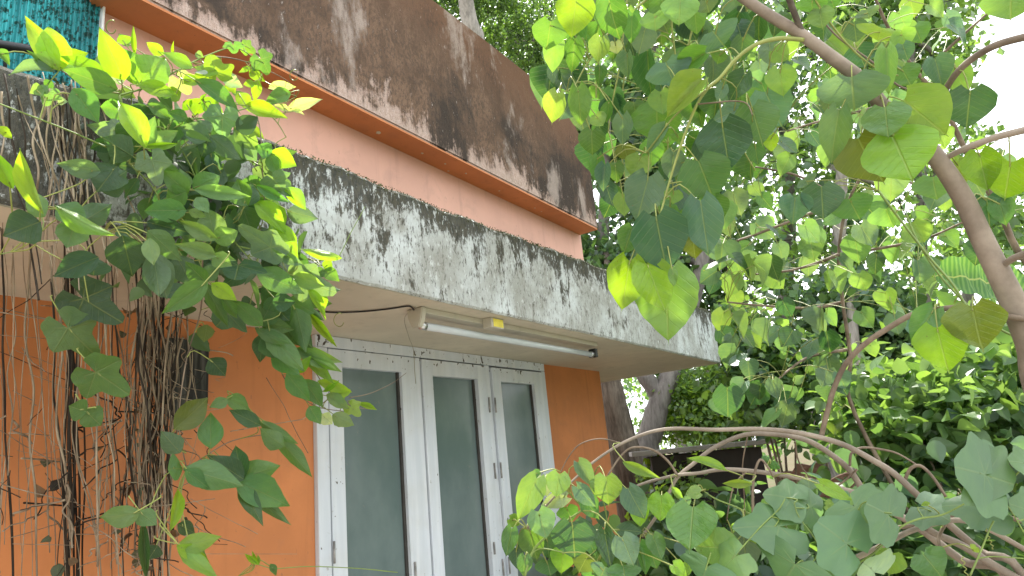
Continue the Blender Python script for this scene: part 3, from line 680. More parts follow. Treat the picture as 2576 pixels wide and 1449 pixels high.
VL += zd([('I',430,60,600,175,190,'d',-.05),('I',350,210,490,350,170,'g',-.04),('I',490,430,640,520,170,'g',-.04),('O',430,620,352,600,90,'g',-.04),('O',430,620,505,685,95,'g',-.04),
 ('O',890,700,1042,560,115,'o',-.05),('O',1060,795,1060,632,102,'g',-.05),('O',900,822,818,728,85,'d',-.03),('O',692,1130,508,1160,92,'g',-.08),('O',700,1128,780,1185,75,'g',-.08),
 ('N',860,1210,917,1000,48,'y',-.08),('O',905,1298,1097,1262,85,'y',-.10),('O',900,1300,1042,1372,58,'y',-.10),('O',905,1308,1085,1452,62,'y',-.10),('O',940,1300,1040,1370,60,'g',-.07),
 ('O',1210,958,1392,888,112,'g',-.08),('O',1215,955,1060,850,100,'d',-.07),('O',1220,950,1175,800,95,'d',-.07),('O',1200,980,1442,1080,135,'g',-.09),('O',1215,990,1315,1185,75,'d',-.07),
 ('O',1250,1010,1440,1175,60,'g',-.06),('O',945,915,1205,982,115,'g',-.08),('O',940,920,1040,1003,65,'g',-.08),('O',1300,685,1165,620,68,'d',-.05),('N',1310,672,1480,780,58,'g',-.05),
 ('O',1420,792,1310,720,85,'g',-.06),('O',1408,770,1558,930,75,'g',-.06),('O',1150,550,1250,610,70,'g',-.04),('O',1140,560,1060,600,55,'g',-.04),('O',850,910,920,900,110,'g',-.05),
 ('O',1060,360,1130,440,90,'d',-.03),('O',1040,190,1030,265,70,'o',-.03),('N',1400,160,1500,240,40,'g',-.04),('O',900,1190,980,1230,60,'d',-.03),('N',720,1180,735,1449,40,'d',-.04),
 ('O',790,1300,750,1360,70,'d',-.02),('N',1300,1390,1230,1340,22,'y',-.08),('N',1300,1390,1265,1330,18,'y',-.08),('N',1300,1390,1300,1345,14,'y',-.08),('N',1360,1390,1390,1440,30,'g',-.08),
 ('N',60,790,60,700,0.1,'g',0)])
VL += [(k, 755+.5*a, 724.6+.5*b, 755+.5*c, 724.6+.5*d, w*.5, t, e) for k, a, b, c, d, w, t, e in [
 ('O',-10,310,190,410,75,'p',-.09),('O',10,330,170,470,60,'y',-.08),('O',-60,440,40,560,90,'g',-.08),('O',20,470,120,590,80,'g',-.07),('O',100,470,250,520,55,'y',-.07),('I',190,540,250,520,75,'y',-.06),('O',140,540,240,600,60,'p',-.06),
 ('I',260,600,300,640,80,'y',-.05),('N',290,580,382,610,28,'y',-.05),('O',170,640,262,688,70,'p',-.06),('O',110,640,160,680,60,'w',-.06),('O',50,600,100,680,70,'g',-.06),('N',120,520,190,470,25,'y',-.06),('O',-80,180,60,290,110,'d',-.08),('O',-50,60,60,120,120,'g',-.09),
 ('O',-20,-60,110,-10,80,'p',-.08),('N',40,0,130,140,45,'y',-.08),('O',-150,60,-60,160,130,'d',-.07),('O',-180,240,-80,360,110,'g',-.08),('O',-120,330,-40,420,90,'d',-.06)]]
VL += [('N',30,470,-20,380,30,'y',-.13),('N',105,530,28,378,30,'y',-.14),('O',110,540,60,480,40,'p',-.12),('O',95,560,15,590,70,'d',-.1),('N',145,520,275,605,34,'y',-.15),('O',150,520,215,560,50,'g',-.1),('O',190,560,170,620,60,'g',-.09),
 ('O',220,550,270,520,50,'d',-.08),('O',245,430,150,415,40,'b',-.06),('O',240,650,140,690,55,'d',-.08),('O',235,690,240,650,60,'d',-.07),('O',310,600,330,690,75,'d',-.07),('O',390,640,420,740,60,'d',-.08),('O',250,470,320,440,60,'d',-.05),('O',290,420,250,480,70,'d',-.05),
 ('O',330,390,260,350,60,'d',-.04),('O',345,310,310,390,60,'d',-.05)]
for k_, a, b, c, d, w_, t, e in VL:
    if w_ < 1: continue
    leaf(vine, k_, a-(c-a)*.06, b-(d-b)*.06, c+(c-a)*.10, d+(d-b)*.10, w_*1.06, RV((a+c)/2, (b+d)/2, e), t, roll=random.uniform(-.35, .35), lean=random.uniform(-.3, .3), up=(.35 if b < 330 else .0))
# the crowded leaves of the drape, between the measured ones
DRAPE = [(300, 270), (420, 270), (560, 300), (660, 330), (710, 400), (720, 520), (760, 620), (830, 660), (790, 740), (720, 800), (640, 770), (540, 740), (430, 720), (380, 650), (330, 560), (280, 480), (260, 380)]
def inside(x, y, poly):
    c = False; j = len(poly)-1
    for i in range(len(poly)):
        xi, yi = poly[i]; xj, yj = poly[j]
        if (yi > y) != (yj > y) and x < (xj-xi)*(y-yi)/(yj-yi)+xi: c = not c
        j = i
    return c
def scatter(poly, n, rnd=random):
    xs_ = [p[0] for p in poly]; ys_ = [p[1] for p in poly]; out = []
    while len(out) < n:
        x = rnd.uniform(min(xs_), max(xs_)); y = rnd.uniform(min(ys_), max(ys_))
        if inside(x, y, poly): out.append((x, y))
    return out
for x, y in scatter(DRAPE, 80):
    a = random.uniform(-.2, 3.3); L = random.uniform(50, 85); e = random.uniform(-.02, .07)
    leaf(vine, random.choice('OOOON'), x, y, x+math.cos(a)*L, y+math.sin(a)*L, L*random.uniform(.42, .62), RV(x, y, e), random.choice('gddgb'))
petioles(vine, M['petiole'], .16, .0011)
# curling tendrils
for (x, y, s) in ((275, 75, 1), (848, 812, 1), (735, 195, .8)):
    pts = []
    for i in range(16):
        t = i/15; a = 6*t; rr = 16*s*(1-.6*t)
        pts.append(P(x+rr*math.cos(a)+6*t, y-20*t*s+rr*math.sin(a), RV(x, y, -.02+.02*math.sin(a))))
    tube('tendril', pts, .0011, M['petiole'], vine, 5, 3)

# ------------------------------------------------------------------ dead stems hanging down the wall on the left
dead = empty('dry_vine_tangle', onY(250, 1150, 1.6), 'tangle of dry brown dead vine stems hanging down the orange wall', 'dead vine')
def hang(x, y, x2, y2, d0, d1, w_, mat, wig=10, n=9, name='stem'):
    pts = []; rad = []; ox = 0
    for i in range(n):
        t = i/(n-1); ox += random.uniform(-wig, wig); yy = y+(y2-y)*t; xx_ = x+(x2-x)*t+ox*math.sin(math.pi*min(1, t*1.2))
        p = onY(xx_, yy, d0+(d1-d0)*t+random.uniform(-.02, .02)); pts.append(p); rad.append(w_*.5*(p-EYE).length/F*random.uniform(.8, 1.15))
    TWIGS.setdefault(dead.name, []).extend(pts)
    return tube(name, pts, rad, mat, dead, 6, 4)
for i in range(46):                                       # long hanging stems, off the canopy edge and down to the ground side
    x = random.uniform(-20, 470); x2 = x+random.uniform(-60, 60)
    hang(x, random.uniform(560, 760) if x > 120 else random.uniform(330, 700), x2, random.uniform(1330, 1520), random.uniform(1.24, 1.45), random.uniform(1.45, 1.76), random.choice([1.3, 1.8, 2.5, 4.0]), M['dry_stem'] if random.random() < .72 else M['dark_stem'], random.uniform(8, 26))
for i in range(64):                                       # the dark column
    x = random.gauss(395, 40); hang(x, random.uniform(640, 860), random.gauss(375, 32), random.uniform(1200, 1540), random.uniform(1.28, 1.5), random.uniform(1.55, 1.77), random.choice([1.4, 2, 2.8, 4.2]), M['dark_stem'] if random.random() < .55 else M['dry_stem'], random.uniform(8, 22))
for i in range(8):
    x = random.uniform(160, 215); hang(x, random.uniform(600, 900), x+random.uniform(-15, 25), 1540, 1.45, 1.7, random.uniform(2, 6), M['dark_stem'], 9)
for i in range(80):                                       # thin crossing threads
    x = random.uniform(-20, 560); y = random.uniform(760, 1420); a = random.uniform(-1.0, 4.1); L = random.uniform(60, 260)
    hang(x, y, x+math.cos(a)*L, y+math.sin(a)*L*.8, random.uniform(1.35, 1.7), random.uniform(1.35, 1.7), random.uniform(1.0, 2.2), M['dry_stem'] if random.random() < .7 else M['dark_stem'], 9, 7, 'runner')
for i in range(30):                                       # stems over the face of the canopy
    x = random.uniform(-20, 260); hang(x, random.uniform(180, 260), x+random.uniform(-40, 120), random.uniform(480, 760), YF-.03, YF-.02, random.uniform(1.5, 4.5), M['dry_stem'] if random.random() < .7 else M['dark_stem'], 14)
for i in range(70):                                       # curled scraps round the dark column
    x = random.gauss(385, 55); y = random.uniform(780, 1430); a = random.uniform(.3, 2.8); L = random.uniform(40, 130)
    hang(x, y, x+math.cos(a)*L, y+math.sin(a)*L, random.uniform(1.4, 1.7), random.uniform(1.4, 1.72), random.uniform(1.2, 3.4), M['dry_stem'] if random.random() < .6 else M['dark_stem'], 20, 7, 'runner')
for i in range(26):
    x = random.uniform(0, 330); y = random.uniform(950, 1400); a = random.uniform(-.6, 2.8); L = random.uniform(60, 170)
    hang(x, y, x+math.cos(a)*L, y+math.sin(a)*L, random.uniform(1.45, 1.7), random.uniform(1.45, 1.72), random.uniform(1.2, 4.5), M['dry_stem'] if random.random() < .5 else M['dark_stem'], 20, 8, 'runner')
hang(60, 1265, 200, 1275, 1.6, 1.6, 3.5, M['dark_stem'], 3); hang(400, 1090, 520, 1000, 1.6, 1.6, 2, M['dry_stem'], 4)
hang(580, 1085, 760, 1055, 1.5, 1.6, 2, M['dry_stem'], 3); hang(760, 1055, 830, 1000, 1.5, 1.5, 2, M['dry_stem'], 3)
hang(670, 950, 775, 1140, 1.6, 1.7, 1.8, M['twig_bark'], 3)
# withered leaf scraps caught in the stems
DRYM = leaf_mat('withered_leaf', .8, .15, .3, 6)
dl = [blade('dry_leaf', p_ovate, DRYM, 8, 4, .02, .6, .5, .12, .6, .03, 200+i) for i in range(3)]
for i in range(50):
    if i < 42: x, y = random.gauss(400, 45), random.uniform(760, 1440)
    else: x, y = random.uniform(40, 330), random.uniform(1100, 1440)
    b = onY(x, y, random.uniform(1.5, 1.72)); o = bpy.data.objects.new('dry_leaf', random.choice(dl)); COL.objects.link(o); o.parent = dead
    s = random.uniform(.010, .024); o.location = b-world_loc(dead); o.rotation_euler = (random.uniform(0, 6), random.uniform(0, 6), random.uniform(0, 6)); o.scale = (s, s*1.6, s)
    o.color = random.choice([(.07, .045, .028, 1), (.025, .02, .016, 1), (.15, .10, .06, 1)])

# ------------------------------------------------------------------ the heart-leaved tree on the right
tree = empty('heart_leaved_tree', (2.45, -.55, 0), 'young tree with big heart-shaped leaves and a smooth brown arching trunk', 'tree')
RT = 1.9
b1 = [(1800, -50), (1845, -22), (1930, 35), (2020, 90), (2090, 142), (2165, 200), (2215, 260), (2280, 320), (2340, 378), (2390, 445), (2430, 512), (2462, 582), (2492, 645), (2522, 705), (2552, 768), (2590, 862)]
e1 = P(2700, 1150, 1.95)
pbranch('trunk', b1, 1.75, 1.9, 20, 50, M['smooth_bark'], tree, 14, [(e1, .034), (Vector((2.25, -.42, .55)), .040), (Vector((2.45, -.55, -.05)), .052)])
for px, r0, r1, w0, w1, mt in (
 ([(2370, 252), (2385, 215), (2410, 180), (2450, 145), (2510, 112), (2600, 88)], 1.95, 1.9, 11, 16, 'twig_bark'),
 ([(2372, 402), (2420, 377), (2500, 347), (2600, 322)], 1.84, 1.8, 12, 15, 'smooth_bark'),
 ([(2522, 668), (2550, 650), (2600, 632)], 1.87, 1.8, 13, 15, 'smooth_bark'),
 ([(2022, 92), (2005, 50), (1988, 5), (1970, -50)], 1.78, 1.75, 13, 14, 'dark_bark'),
 ([(2022, 100), (1960, 97), (1900, 113), (1850, 150), (1812, 195), (1778, 225), (1750, 270), (1722, 340), (1695, 420), (1672, 500), (1660, 545)], 1.77, 1.62, 10, 5, 'petiole'),
 ([(1778, 225), (1730, 262), (1690, 300), (1660, 340), (1625, 385)], 1.68, 1.72, 5, 3, 'petiole'), ([(1756, 262), (1800, 258), (1850, 254), (1880, 262), (1893, 290)], 1.68, 1.66, 4, 2.5, 'twig_bark'),
 ([(1520, 95), (1490, 140), (1465, 180), (1445, 215), (1410, 235)], 1.85, 1.8, 5, 2.5, 'petiole'), ([(1660, -30), (1590, 30), (1540, 75), (1520, 95)], 1.9, 1.85, 6, 5, 'petiole'),
 ([(1700, -30), (1690, 60), (1700, 160), (1690, 260), (1680, 330)], 1.95, 1.95, 5, 3, 'petiole'), ([(1580, -20), (1570, 60), (1560, 160), (1540, 260), (1530, 330)], 2.05, 2.0, 5, 3, 'petiole'),
 ([(2040, -20), (2090, 60), (2150, 130), (2210, 175), (2260, 190)], 1.9, 1.95, 5, 3, 'petiole'), ([(2050, 30), (2110, 95), (2200, 160), (2260, 215), (2330, 235), (2370, 250)], 2.0, 1.95, 4, 4, 'twig_bark'),
 ([(2600, 806), (2500, 792), (2430, 776), (2380, 776), (2300, 790), (2240, 822), (2180, 862), (2130, 912), (2100, 972), (2080, 1040), (2065, 1102)], 1.85, 1.95, 13, 12, 'twig_bark'),
 ([(2210, 480), (2270, 560), (2340, 650), (2400, 720), (2440, 790)], 2.1, 2.0, 5, 5, 'green_stem'), ([(2280, 540), (2310, 610), (2370, 700), (2470, 800), (2560, 850)], 2.1, 2.0, 4, 5, 'green_stem')):
    pbranch('branch', px, r0, r1, w0, w1, M[mt], tree, 8)
h3 = lambda l, r: [(k, 1321+a*.3907, b*.3907, 1321+c*.3907, d*.3907, w*.3907, t, r+e) for k, a, b, c, d, w, t, e in l]
h4 = lambda l, r: [(k, 1478+a*.3039, 440+b*.3039, 1478+c*.3039, 440+d*.3039, w*.3039, t, r+e) for k, a, b, c, d, w, t, e in l]
h5 = lambda l, r: [(k, 1906+a*.3907, b*.3907, 1906+c*.3907, d*.3907, w*.3907, t, r+e) for k, a, b, c, d, w, t, e in l]
h6 = lambda l, r: [(k, 1824+a*.3906, 503+b*.3906, 1824+c*.3906, 503+d*.3906, w*.3906, t, r+e) for k, a, b, c, d, w, t, e in l]
HL = h3([('H',330,-20,298,255,215,'y',0),('H',540,-10,595,285,180,'g',.02),('H',165,138,140,338,195,'g',.05),('H',200,250,168,478,125,'y',.1),('F',320,250,300,485,110,'g',.05),('H',490,240,458,412,125,'y',0),
 ('H',690,85,680,292,110,'g',.05),('H',775,180,728,362,150,'b',.1),('H',830,88,842,208,160,'p',0),('H',1000,-5,990,168,200,'p',0),('F',660,340,650,515,95,'b',.15),('H',212,600,150,810,140,'y',-.05),
 ('H',340,565,372,832,135,'g',0),('H',430,840,430,1010,155,'g',.05),('H',455,740,505,815,100,'y',.05),('F',790,330,800,675,130,'d',.2),('F',1140,515,878,755,170,'y',-.05),('H',905,400,965,556,255,'b',.05),
 ('H',1210,200,1290,305,250,'b',.1),('H',1400,240,1390,412,120,'d',.1),('F',1160,340,925,485,130,'g',.05),('H',850,685,850,945,280,'g',.15),('H',1268,795,1312,1115,290,'d',0),('H',1460,690,1525,945,240,'g',.02),
 ('H',1550,590,1650,830,230,'b',.15),('H',1370,700,1190,780,110,'b',.1),('H',1115,1035,1228,1315,300,'g',-.05),('H',795,1135,718,1440,240,'b',0),('H',745,1010,690,1155,155,'y',.1),('F',905,820,768,1005,90,'b',0),
 ('H',990,860,980,930,85,'g',.1),('H',630,740,622,955,118,'b',.1),('N',545,640,520,792,70,'g',.05),('H',580,1050,592,1185,98,'g',.15),('F',515,1060,498,1245,95,'b',.1),('H',465,1000,450,1185,100,'g',.1),
 ('H',630,1250,640,1402,120,'y',.3),('H',1640,445,1660,625,158,'y',.1),('H',1600,320,1700,385,110,'y',.2),('H',1480,930,1502,1075,98,'g',.1),('H',1580,870,1590,985,80,'y',.2),('H',550,-10,560,110,110,'y',.1),
 ('H',660,50,640,195,80,'y',.1),('H',880,-10,900,130,150,'g',.1),('H',1090,60,1110,230,120,'g',.2),('H',1160,0,1190,90,120,'b',.1),('H',580,270,590,350,90,'w',.2),('F',480,430,475,560,70,'g',.15),
 ('H',870,590,890,745,150,'y',.1),('H',700,660,720,790,130,'g',.2),('H',640,940,660,1040,120,'o',.2),('H',1260,330,1230,420,90,'g',.1),('H',1280,550,1230,660,70,'b',.1)], 1.72)
HL += h4([('H',565,345,672,835,440,'d',-.05),('H',935,212,1015,685,300,'b',0),('H',348,708,292,1140,310,'y',-.02),('H',490,735,662,1155,320,'y',-.04),('H',660,800,652,1405,470,'y',.03),('H',870,470,885,705,220,'o',.08),
 ('H',705,785,716,935,75,'y',-.06),('H',1050,190,1135,375,170,'g',.1),('H',720,130,690,250,140,'y',.1),('H',700,240,640,330,170,'g',.08),('H',390,640,420,720,80,'b',.02)], 1.6)
HL += h5([('H',605,495,622,728,330,'b',-.05),('H',525,712,455,1075,160,'p',-.05),('H',820,690,850,895,230,'p',-.08),('H',945,640,1225,905,300,'y',-.02),('H',870,880,1002,1185,350,'y',-.06),('H',650,890,800,1215,290,'o',0),
 ('H',1370,580,1345,845,220,'d',.1),('H',1630,-70,1630,152,230,'p',-.1),('H',1430,985,1470,1235,165,'y',.05),('H',1630,1045,1580,1310,230,'y',.05),('H',1470,1270,1505,1470,190,'d',.1),('F',1140,375,1195,562,130,'b',.1),
 ('F',830,315,842,625,100,'p',0),('H',920,200,968,312,118,'y',.1),('H',935,285,960,395,98,'b',.05),('H',1260,420,1345,615,130,'p',.15),('H',1280,1040,1335,1195,130,'y',.1),('H',410,1200,420,1430,210,'d',.2),
 ('F',240,1270,230,1445,170,'b',.2),('H',590,1280,660,1425,200,'g',.2),('H',300,1150,340,1200,120,'b',.3),('H',1130,1140,1150,1290,190,'p',.2),('H',400,60,420,190,130,'p',.1),('H',350,-10,350,95,150,'g',.1),
 ('H',620,140,640,285,120,'b',.2),('H',800,180,760,265,230,'y',.15),('H',1010,170,1060,280,120,'g',.2),('H',1550,1290,1610,1449,110,'g',.1),('H',830,290,790,360,110,'b',.2),('H',640,310,700,440,160,'d',.25),
 ('H',480,560,430,760,90,'b',.05),('H',470,-10,500,60,110,'g',.2),('H',700,60,720,120,110,'b',.2),('H',930,440,990,560,140,'g',.2),('H',830,980,900,1100,90,'g',.3)], 1.8)
HL += h6([('H',1590,685,1642,975,265,'o',-.05),('H',1365,825,1432,1135,235,'y',-.03),('H',1345,705,1195,940,145,'g',0),('H',1490,640,1430,720,190,'p',.2)], 1.85)
for k_, a, b, c, d, w_, t, r in HL: leaf(tree, k_, a, b, c, d, w_*1.10, r, 'q' if t == 'y' and random.random() < .75 else t, lean=random.uniform(-.2, .2), roll=random.uniform(-.28, .28), up=.25)
# unseen crown above the picture's top edge, added to shade the leaves below
up_c = [Vector((2.3, .35, 4.25)), Vector((2.9, .9, 4.6)), Vector((3.2, .1, 4.7)), Vector((3.7, 1.2, 5.2)), Vector((2.6, -.5, 4.4)), Vector((3.6, .5, 5.3))]
q0 = P(1800, -50, 1.75); 
tube('branch', [q0, q0+Vector((.2, -.1, .5)), Vector((2.1, .2, 3.7)), up_c[0], up_c[3]], [.013, .014, .016, .012, .006], M['smooth_bark'], tree, 8)
UPPER = (up_c, [.55, .6, .6, .6, .5, .5])
petioles(tree, M['petiole'], .30, .0016)

# ------------------------------------------------------------------ low branches arching in from the lower right, with their leaves
low = empty('arching_sapling', (2.7, .05, 0), 'bent-over sapling whose bare brown branches arch low before the house corner', 'sapling')
base = [(Vector((2.55, .02, .55)), .015), (Vector((2.7, .05, -.05)), .022)]
LB = [
 ([(1325, 1330), (1390, 1255), (1440, 1210), (1490, 1165), (1540, 1130), (1580, 1108), (1640, 1086), (1700, 1078), (1800, 1081), (1900, 1079), (1990, 1086), (2065, 1101), (2130, 1122), (2200, 1160), (2250, 1192), (2330, 1266), (2400, 1330), (2470, 1390), (2590, 1490)], 1.75, 2.05, 5, 24, base),
 ([(1615, 1350), (1650, 1300), (1680, 1245), (1705, 1200), (1740, 1170), (1790, 1130), (1850, 1101), (1900, 1091), (1980, 1096), (2040, 1112), (2100, 1150), (2140, 1186), (2172, 1234), (2200, 1262), (2300, 1320), (2420, 1410), (2560, 1500)], 1.85, 2.1, 8, 24, base),
 ([(1540, 1250), (1620, 1216), (1700, 1196), (1760, 1190), (1820, 1181), (1900, 1186), (2000, 1201), (2100, 1226), (2180, 1248)], 1.85, 2.0, 7, 19, None),
 ([(1528, 1198), (1558, 1152), (1590, 1126), (1640, 1131), (1680, 1160), (1705, 1198)], 1.85, 1.87, 5, 9, None),
 ([(1410, 1188), (1430, 1150), (1460, 1117), (1510, 1104), (1560, 1114)], 1.8, 1.78, 3, 5, None),
 ([(1895, 1315), (1894, 1230), (1901, 1180), (1914, 1156), (1934, 1178), (1946, 1200)], 1.88, 1.9, 8, 7, None),
 ([(2380, 1250), (2345, 1198), (2315, 1172), (2290, 1180), (2275, 1212)], 2.0, 2.02, 7, 11, None),
 ([(2310, 1172), (2260, 1142), (2220, 1131), (2170, 1126), (2142, 1140), (2138, 1172)], 2.02, 2.0, 4, 9, None),
 ([(2150, 1405), (2220, 1372), (2290, 1336), (2380, 1311), (2440, 1313), (2500, 1338), (2600, 1395)], 1.85, 2.0, 14, 14, None),
 ([(2160, 1346), (2230, 1331), (2300, 1321), (2380, 1301), (2430, 1286), (2500, 1291), (2600, 1322)], 1.95, 2.0, 10, 12, None),
 ([(2330, 1328), (2360, 1346), (2420, 1372), (2500, 1422), (2620, 1490)], 1.95, 2.0, 16, 24, None),
 ([(2368, 1470), (2364, 1380), (2362, 1350), (2382, 1311)], 1.85, 1.9, 8, 10, None), ([(2000, 1110), (2006, 1150), (2020, 1180), (2050, 1215)], 2.0, 2.05, 5, 4, None), ([(2100, 1228), (2130, 1205), (2155, 1180)], 2.02, 2.0, 5, 6, None),
 ([(1880, 1100), (1868, 1170), (1872, 1250), (1874, 1330)], 2.0, 2.1, 4, 3, None), ([(1880, 1186), (1850, 1215), (1836, 1260), (1828, 1310)], 1.87, 1.88, 5, 3, None), ([(1480, 1172), (1500, 1200), (1515, 1215)], 1.78, 1.8, 4, 3, None)]
for px, r0, r1, w0, w1, tl_ in LB: pbranch('branch', px, r0, r1, w0*.85, w1*.68, M['smooth_bark'] if w1 > 12 else M['twig_bark'], low, 9, tl_)
for px, r0, r1, w0, w1 in (([(1432, 1240), (1450, 1260), (1465, 1280), (1440, 1300), (1400, 1330), (1345, 1380), (1320, 1449)], 1.72, 1.7, 4, 6), ([(1330, 1400), (1360, 1380), (1420, 1390)], 1.7, 1.7, 3, 3), ([(1896, 1298), (1850, 1275), (1800, 1255), (1770, 1235)], 1.86, 1.84, 5, 2.5),
    ([(1500, 1210), (1520, 1270), (1530, 1330), (1540, 1380)], 1.8, 1.8, 4, 3)):
    pbranch('twig', px, r0, r1, w0, w1, M['green_stem'], low, 7)
h7 = lambda l, r: [(k, 1258+a*.2622, 1069+b*.2622, 1258+c*.2622, 1069+d*.2622, w*.2622, t, r+e) for k, a, b, c, d, w, t, e in l]
h8 = lambda l, r: [(k, 1698+a*.3055, 1006+b*.3055, 1698+c*.3055, 1006+d*.3055, w*.3055, t, r+e) for k, a, b, c, d, w, t, e in l]
h9 = lambda l, r: [(k, 2139+a*.3055, 1006+b*.3055, 2139+c*.3055, 1006+d*.3055, w*.3055, t, r+e) for k, a, b, c, d, w, t, e in l]
LL = h7([('H',350,515,165,930,235,'y',-.05),('H',570,468,535,705,230,'y',-.06),('H',420,500,450,700,160,'w',.0),('H',365,828,462,1095,250,'p',-.06),('H',112,992,60,1275,150,'g',0),('F',750,358,915,605,150,'b',-.02),
 ('H',735,592,935,810,150,'b',-.05),('H',1020,498,1022,785,280,'y',-.02),('N',1175,352,1515,512,85,'y',0),('H',692,935,728,1325,390,'d',-.02),('H',800,710,970,905,190,'g',.0),('H',1230,610,1400,935,215,'b',-.02),
 ('H',1170,1078,1292,1365,240,'b',-.04),('H',1465,1060,1560,1305,170,'g',.02),('H',1150,1010,1390,1020,130,'d',.05),('H',1850,788,1830,1250,430,'g',0),('H',1550,675,1540,945,230,'y',.08),('H',1920,650,1770,650,130,'y',0),
 ('H',290,1015,335,1335,220,'g',.05),('H',1000,1005,1060,1395,165,'d',.05),('H',240,1255,220,1460,140,'g',-.02),('H',840,1255,750,1430,220,'o',.05),('H',1010,1360,950,1490,230,'b',-.02),('H',1180,1350,1200,1510,280,'g',-.02),
 ('H',640,690,380,780,150,'w',.05),('H',850,1095,915,1265,120,'d',.05),('F',1330,1145,1420,1445,150,'g',.05),('H',1660,1345,1800,1440,130,'y',-.02),('H',1340,755,1350,995,170,'y',.06),('H',1620,770,1600,890,150,'g',.1),
 ('H',420,860,440,1020,190,'d',.1),('H',640,790,680,930,190,'g',.08),('H',450,1080,480,1300,180,'g',.1),('H',600,1200,600,1420,220,'y',.12),('H',150,1180,170,1400,130,'d',.1),('H',450,1300,480,1460,230,'g',.12),('H',880,1380,900,1480,180,'g',.1),
 ('H',90,900,200,960,120,'y',.05),('H',380,455,280,490,80,'g',.04),('N',1640,590,1770,730,60,'y',.1),('H',1760,700,1810,790,110,'b',.1),('H',1440,1180,1500,1400,170,'g',.12),('H',1330,1220,1310,1449,150,'d',.12),('H',960,1260,930,1449,150,'d',.12),
 ('N',1790,1160,1940,1162,18,'p',-.02)], 1.72)
LL += h8([('H',480,1225,110,1195,260,'p',-.05),('H',565,1115,600,1460,220,'b',-.02),('N',980,1150,575,1150,90,'y',-.03),('N',430,582,105,470,70,'y',-.02),('N',640,690,385,690,60,'y',0),('H',1195,690,1480,835,110,'y',-.02),
 ('H',1100,660,1110,760,140,'b',.1),('H',800,500,760,560,140,'g',.1),('H',900,1010,960,1130,150,'g',.1),('H',1440,1000,1500,1110,100,'y',.1),('H',1330,800,1440,890,150,'b',.1),('H',1240,870,1330,880,90,'y',.02),('H',60,1350,120,1449,170,'y',.05),
 ('H',820,870,790,1030,90,'g',.05),('H',470,1090,500,1180,80,'y',.1)], 1.8)
LL += h9([('H',600,1275,760,1449,230,'g',-.03),('H',350,1260,300,1449,190,'y',0),('H',1150,870,1060,850,180,'y',.1),('N',660,850,580,870,30,'y',0),('H',1040,1210,1000,1250,60,'y',0)], 1.8)
for k_, a, b, c, d, w_, t, r in LL: leaf(low, k_, a, b, c, d, w_*1.06, r, 'q' if t == 'y' and random.random() < .6 else t, lean=random.uniform(-.25, .25), roll=random.uniform(-.35, .35), up=.3)
petioles(low, M['petiole'], .22, .0016)
# ------------------------------------------------------------------ the lobed-leaf creeper in the lower right corner
creeper = empty('lobed_creeper', (2.2, -.05, .0), 'creeper with broad pale lobed leaves sprawling over the bent sapling', 'creeper')
for px, r0, r1, w0, w1 in (([(2120, 1440), (2200, 1390), (2260, 1330), (2310, 1306), (2370, 1295), (2430, 1265), (2490, 1235)], 1.78, 1.75, 5, 3), ([(2440, 1449), (2470, 1380), (2490, 1330), (2500, 1310)], 1.7, 1.72, 4, 3), ([(2240, 1290), (2248, 1320), (2256, 1350)], 1.75, 1.76, 3, 3),
    ([(2576, 1405), (2500, 1400), (2460, 1405)], 1.75, 1.75, 2.5, 2.5), ([(2020, 1440), (2060, 1380), (2010, 1300), (1998, 1265)], 1.75, 1.75, 3, 2), ([(2100, 1380), (2130, 1370), (2140, 1366)], 1.75, 1.75, 3, 3), ([(2576, 1340), (2540, 1280), (2520, 1260)], 1.75, 1.75, 3, 2), ([(1940, 1300), (1960, 1280), (1975, 1255)], 1.75, 1.75, 3, 2.5)):
    pbranch('stem', px, r0, r1, w0, w1, M['green_stem'], creeper, 7)
TONE['l'] = (.055, .135, .060)
GL = [(2130, 1368, 2045, 1300, 150, 'l', 1.72), (1960, 1325, 1830, 1320, 105, 'l', 1.74), (2000, 1420, 1960, 1475, 210, 'l', 1.66), (2235, 1296, 2170, 1260, 150, 'l', 1.74), (2478, 1194, 2390, 1170, 170, 'l', 1.70), (2480, 1196, 2565, 1220, 150, 'l', 1.705),
      (2590, 1170, 2535, 1150, 110, 'l', 1.72), (2480, 1275, 2350, 1258, 90, 'b', 1.80), (2600, 1290, 2530, 1262, 100, 'l', 1.8), (1990, 1255, 1910, 1235, 105, 'l', 1.78), (2040, 1275, 1985, 1240, 80, 'l', 1.8), (1780, 1425, 1760, 1460, 130, 'l', 1.7), (2150, 1275, 2200, 1330, 120, 'l', 1.78),
      (1850, 1400, 1800, 1440, 100, 'p', 1.7), (2120, 1440, 2070, 1400, 110, 'g', 1.8), (2200, 1440, 2170, 1410, 110, 'w', 1.75), (2330, 1280, 2400, 1310, 100, 'b', 1.85)]
for a, b, c, d, w_, t, r in GL: leaf(creeper, 'G', a, b, c, d, w_, r, t, lean=random.uniform(-.3, .1), roll=random.uniform(-.3, .3), up=1.2, pet=True)
petioles(creeper, M['green_stem'], .16, .0016)
for (x, y, s, n_) in ((2420, 1400, 1, 7), (2480, 1330, .7, 6)):            # corkscrew tendrils
    pts = [P(x+4*s*math.cos(i*1.3)+i*.8, y+i*3.2*s, 1.72+.004*math.sin(i*1.3)) for i in range(n_*4)]
    tube('tendril', pts, .0010, M['petiole'], creeper, 5, 2)

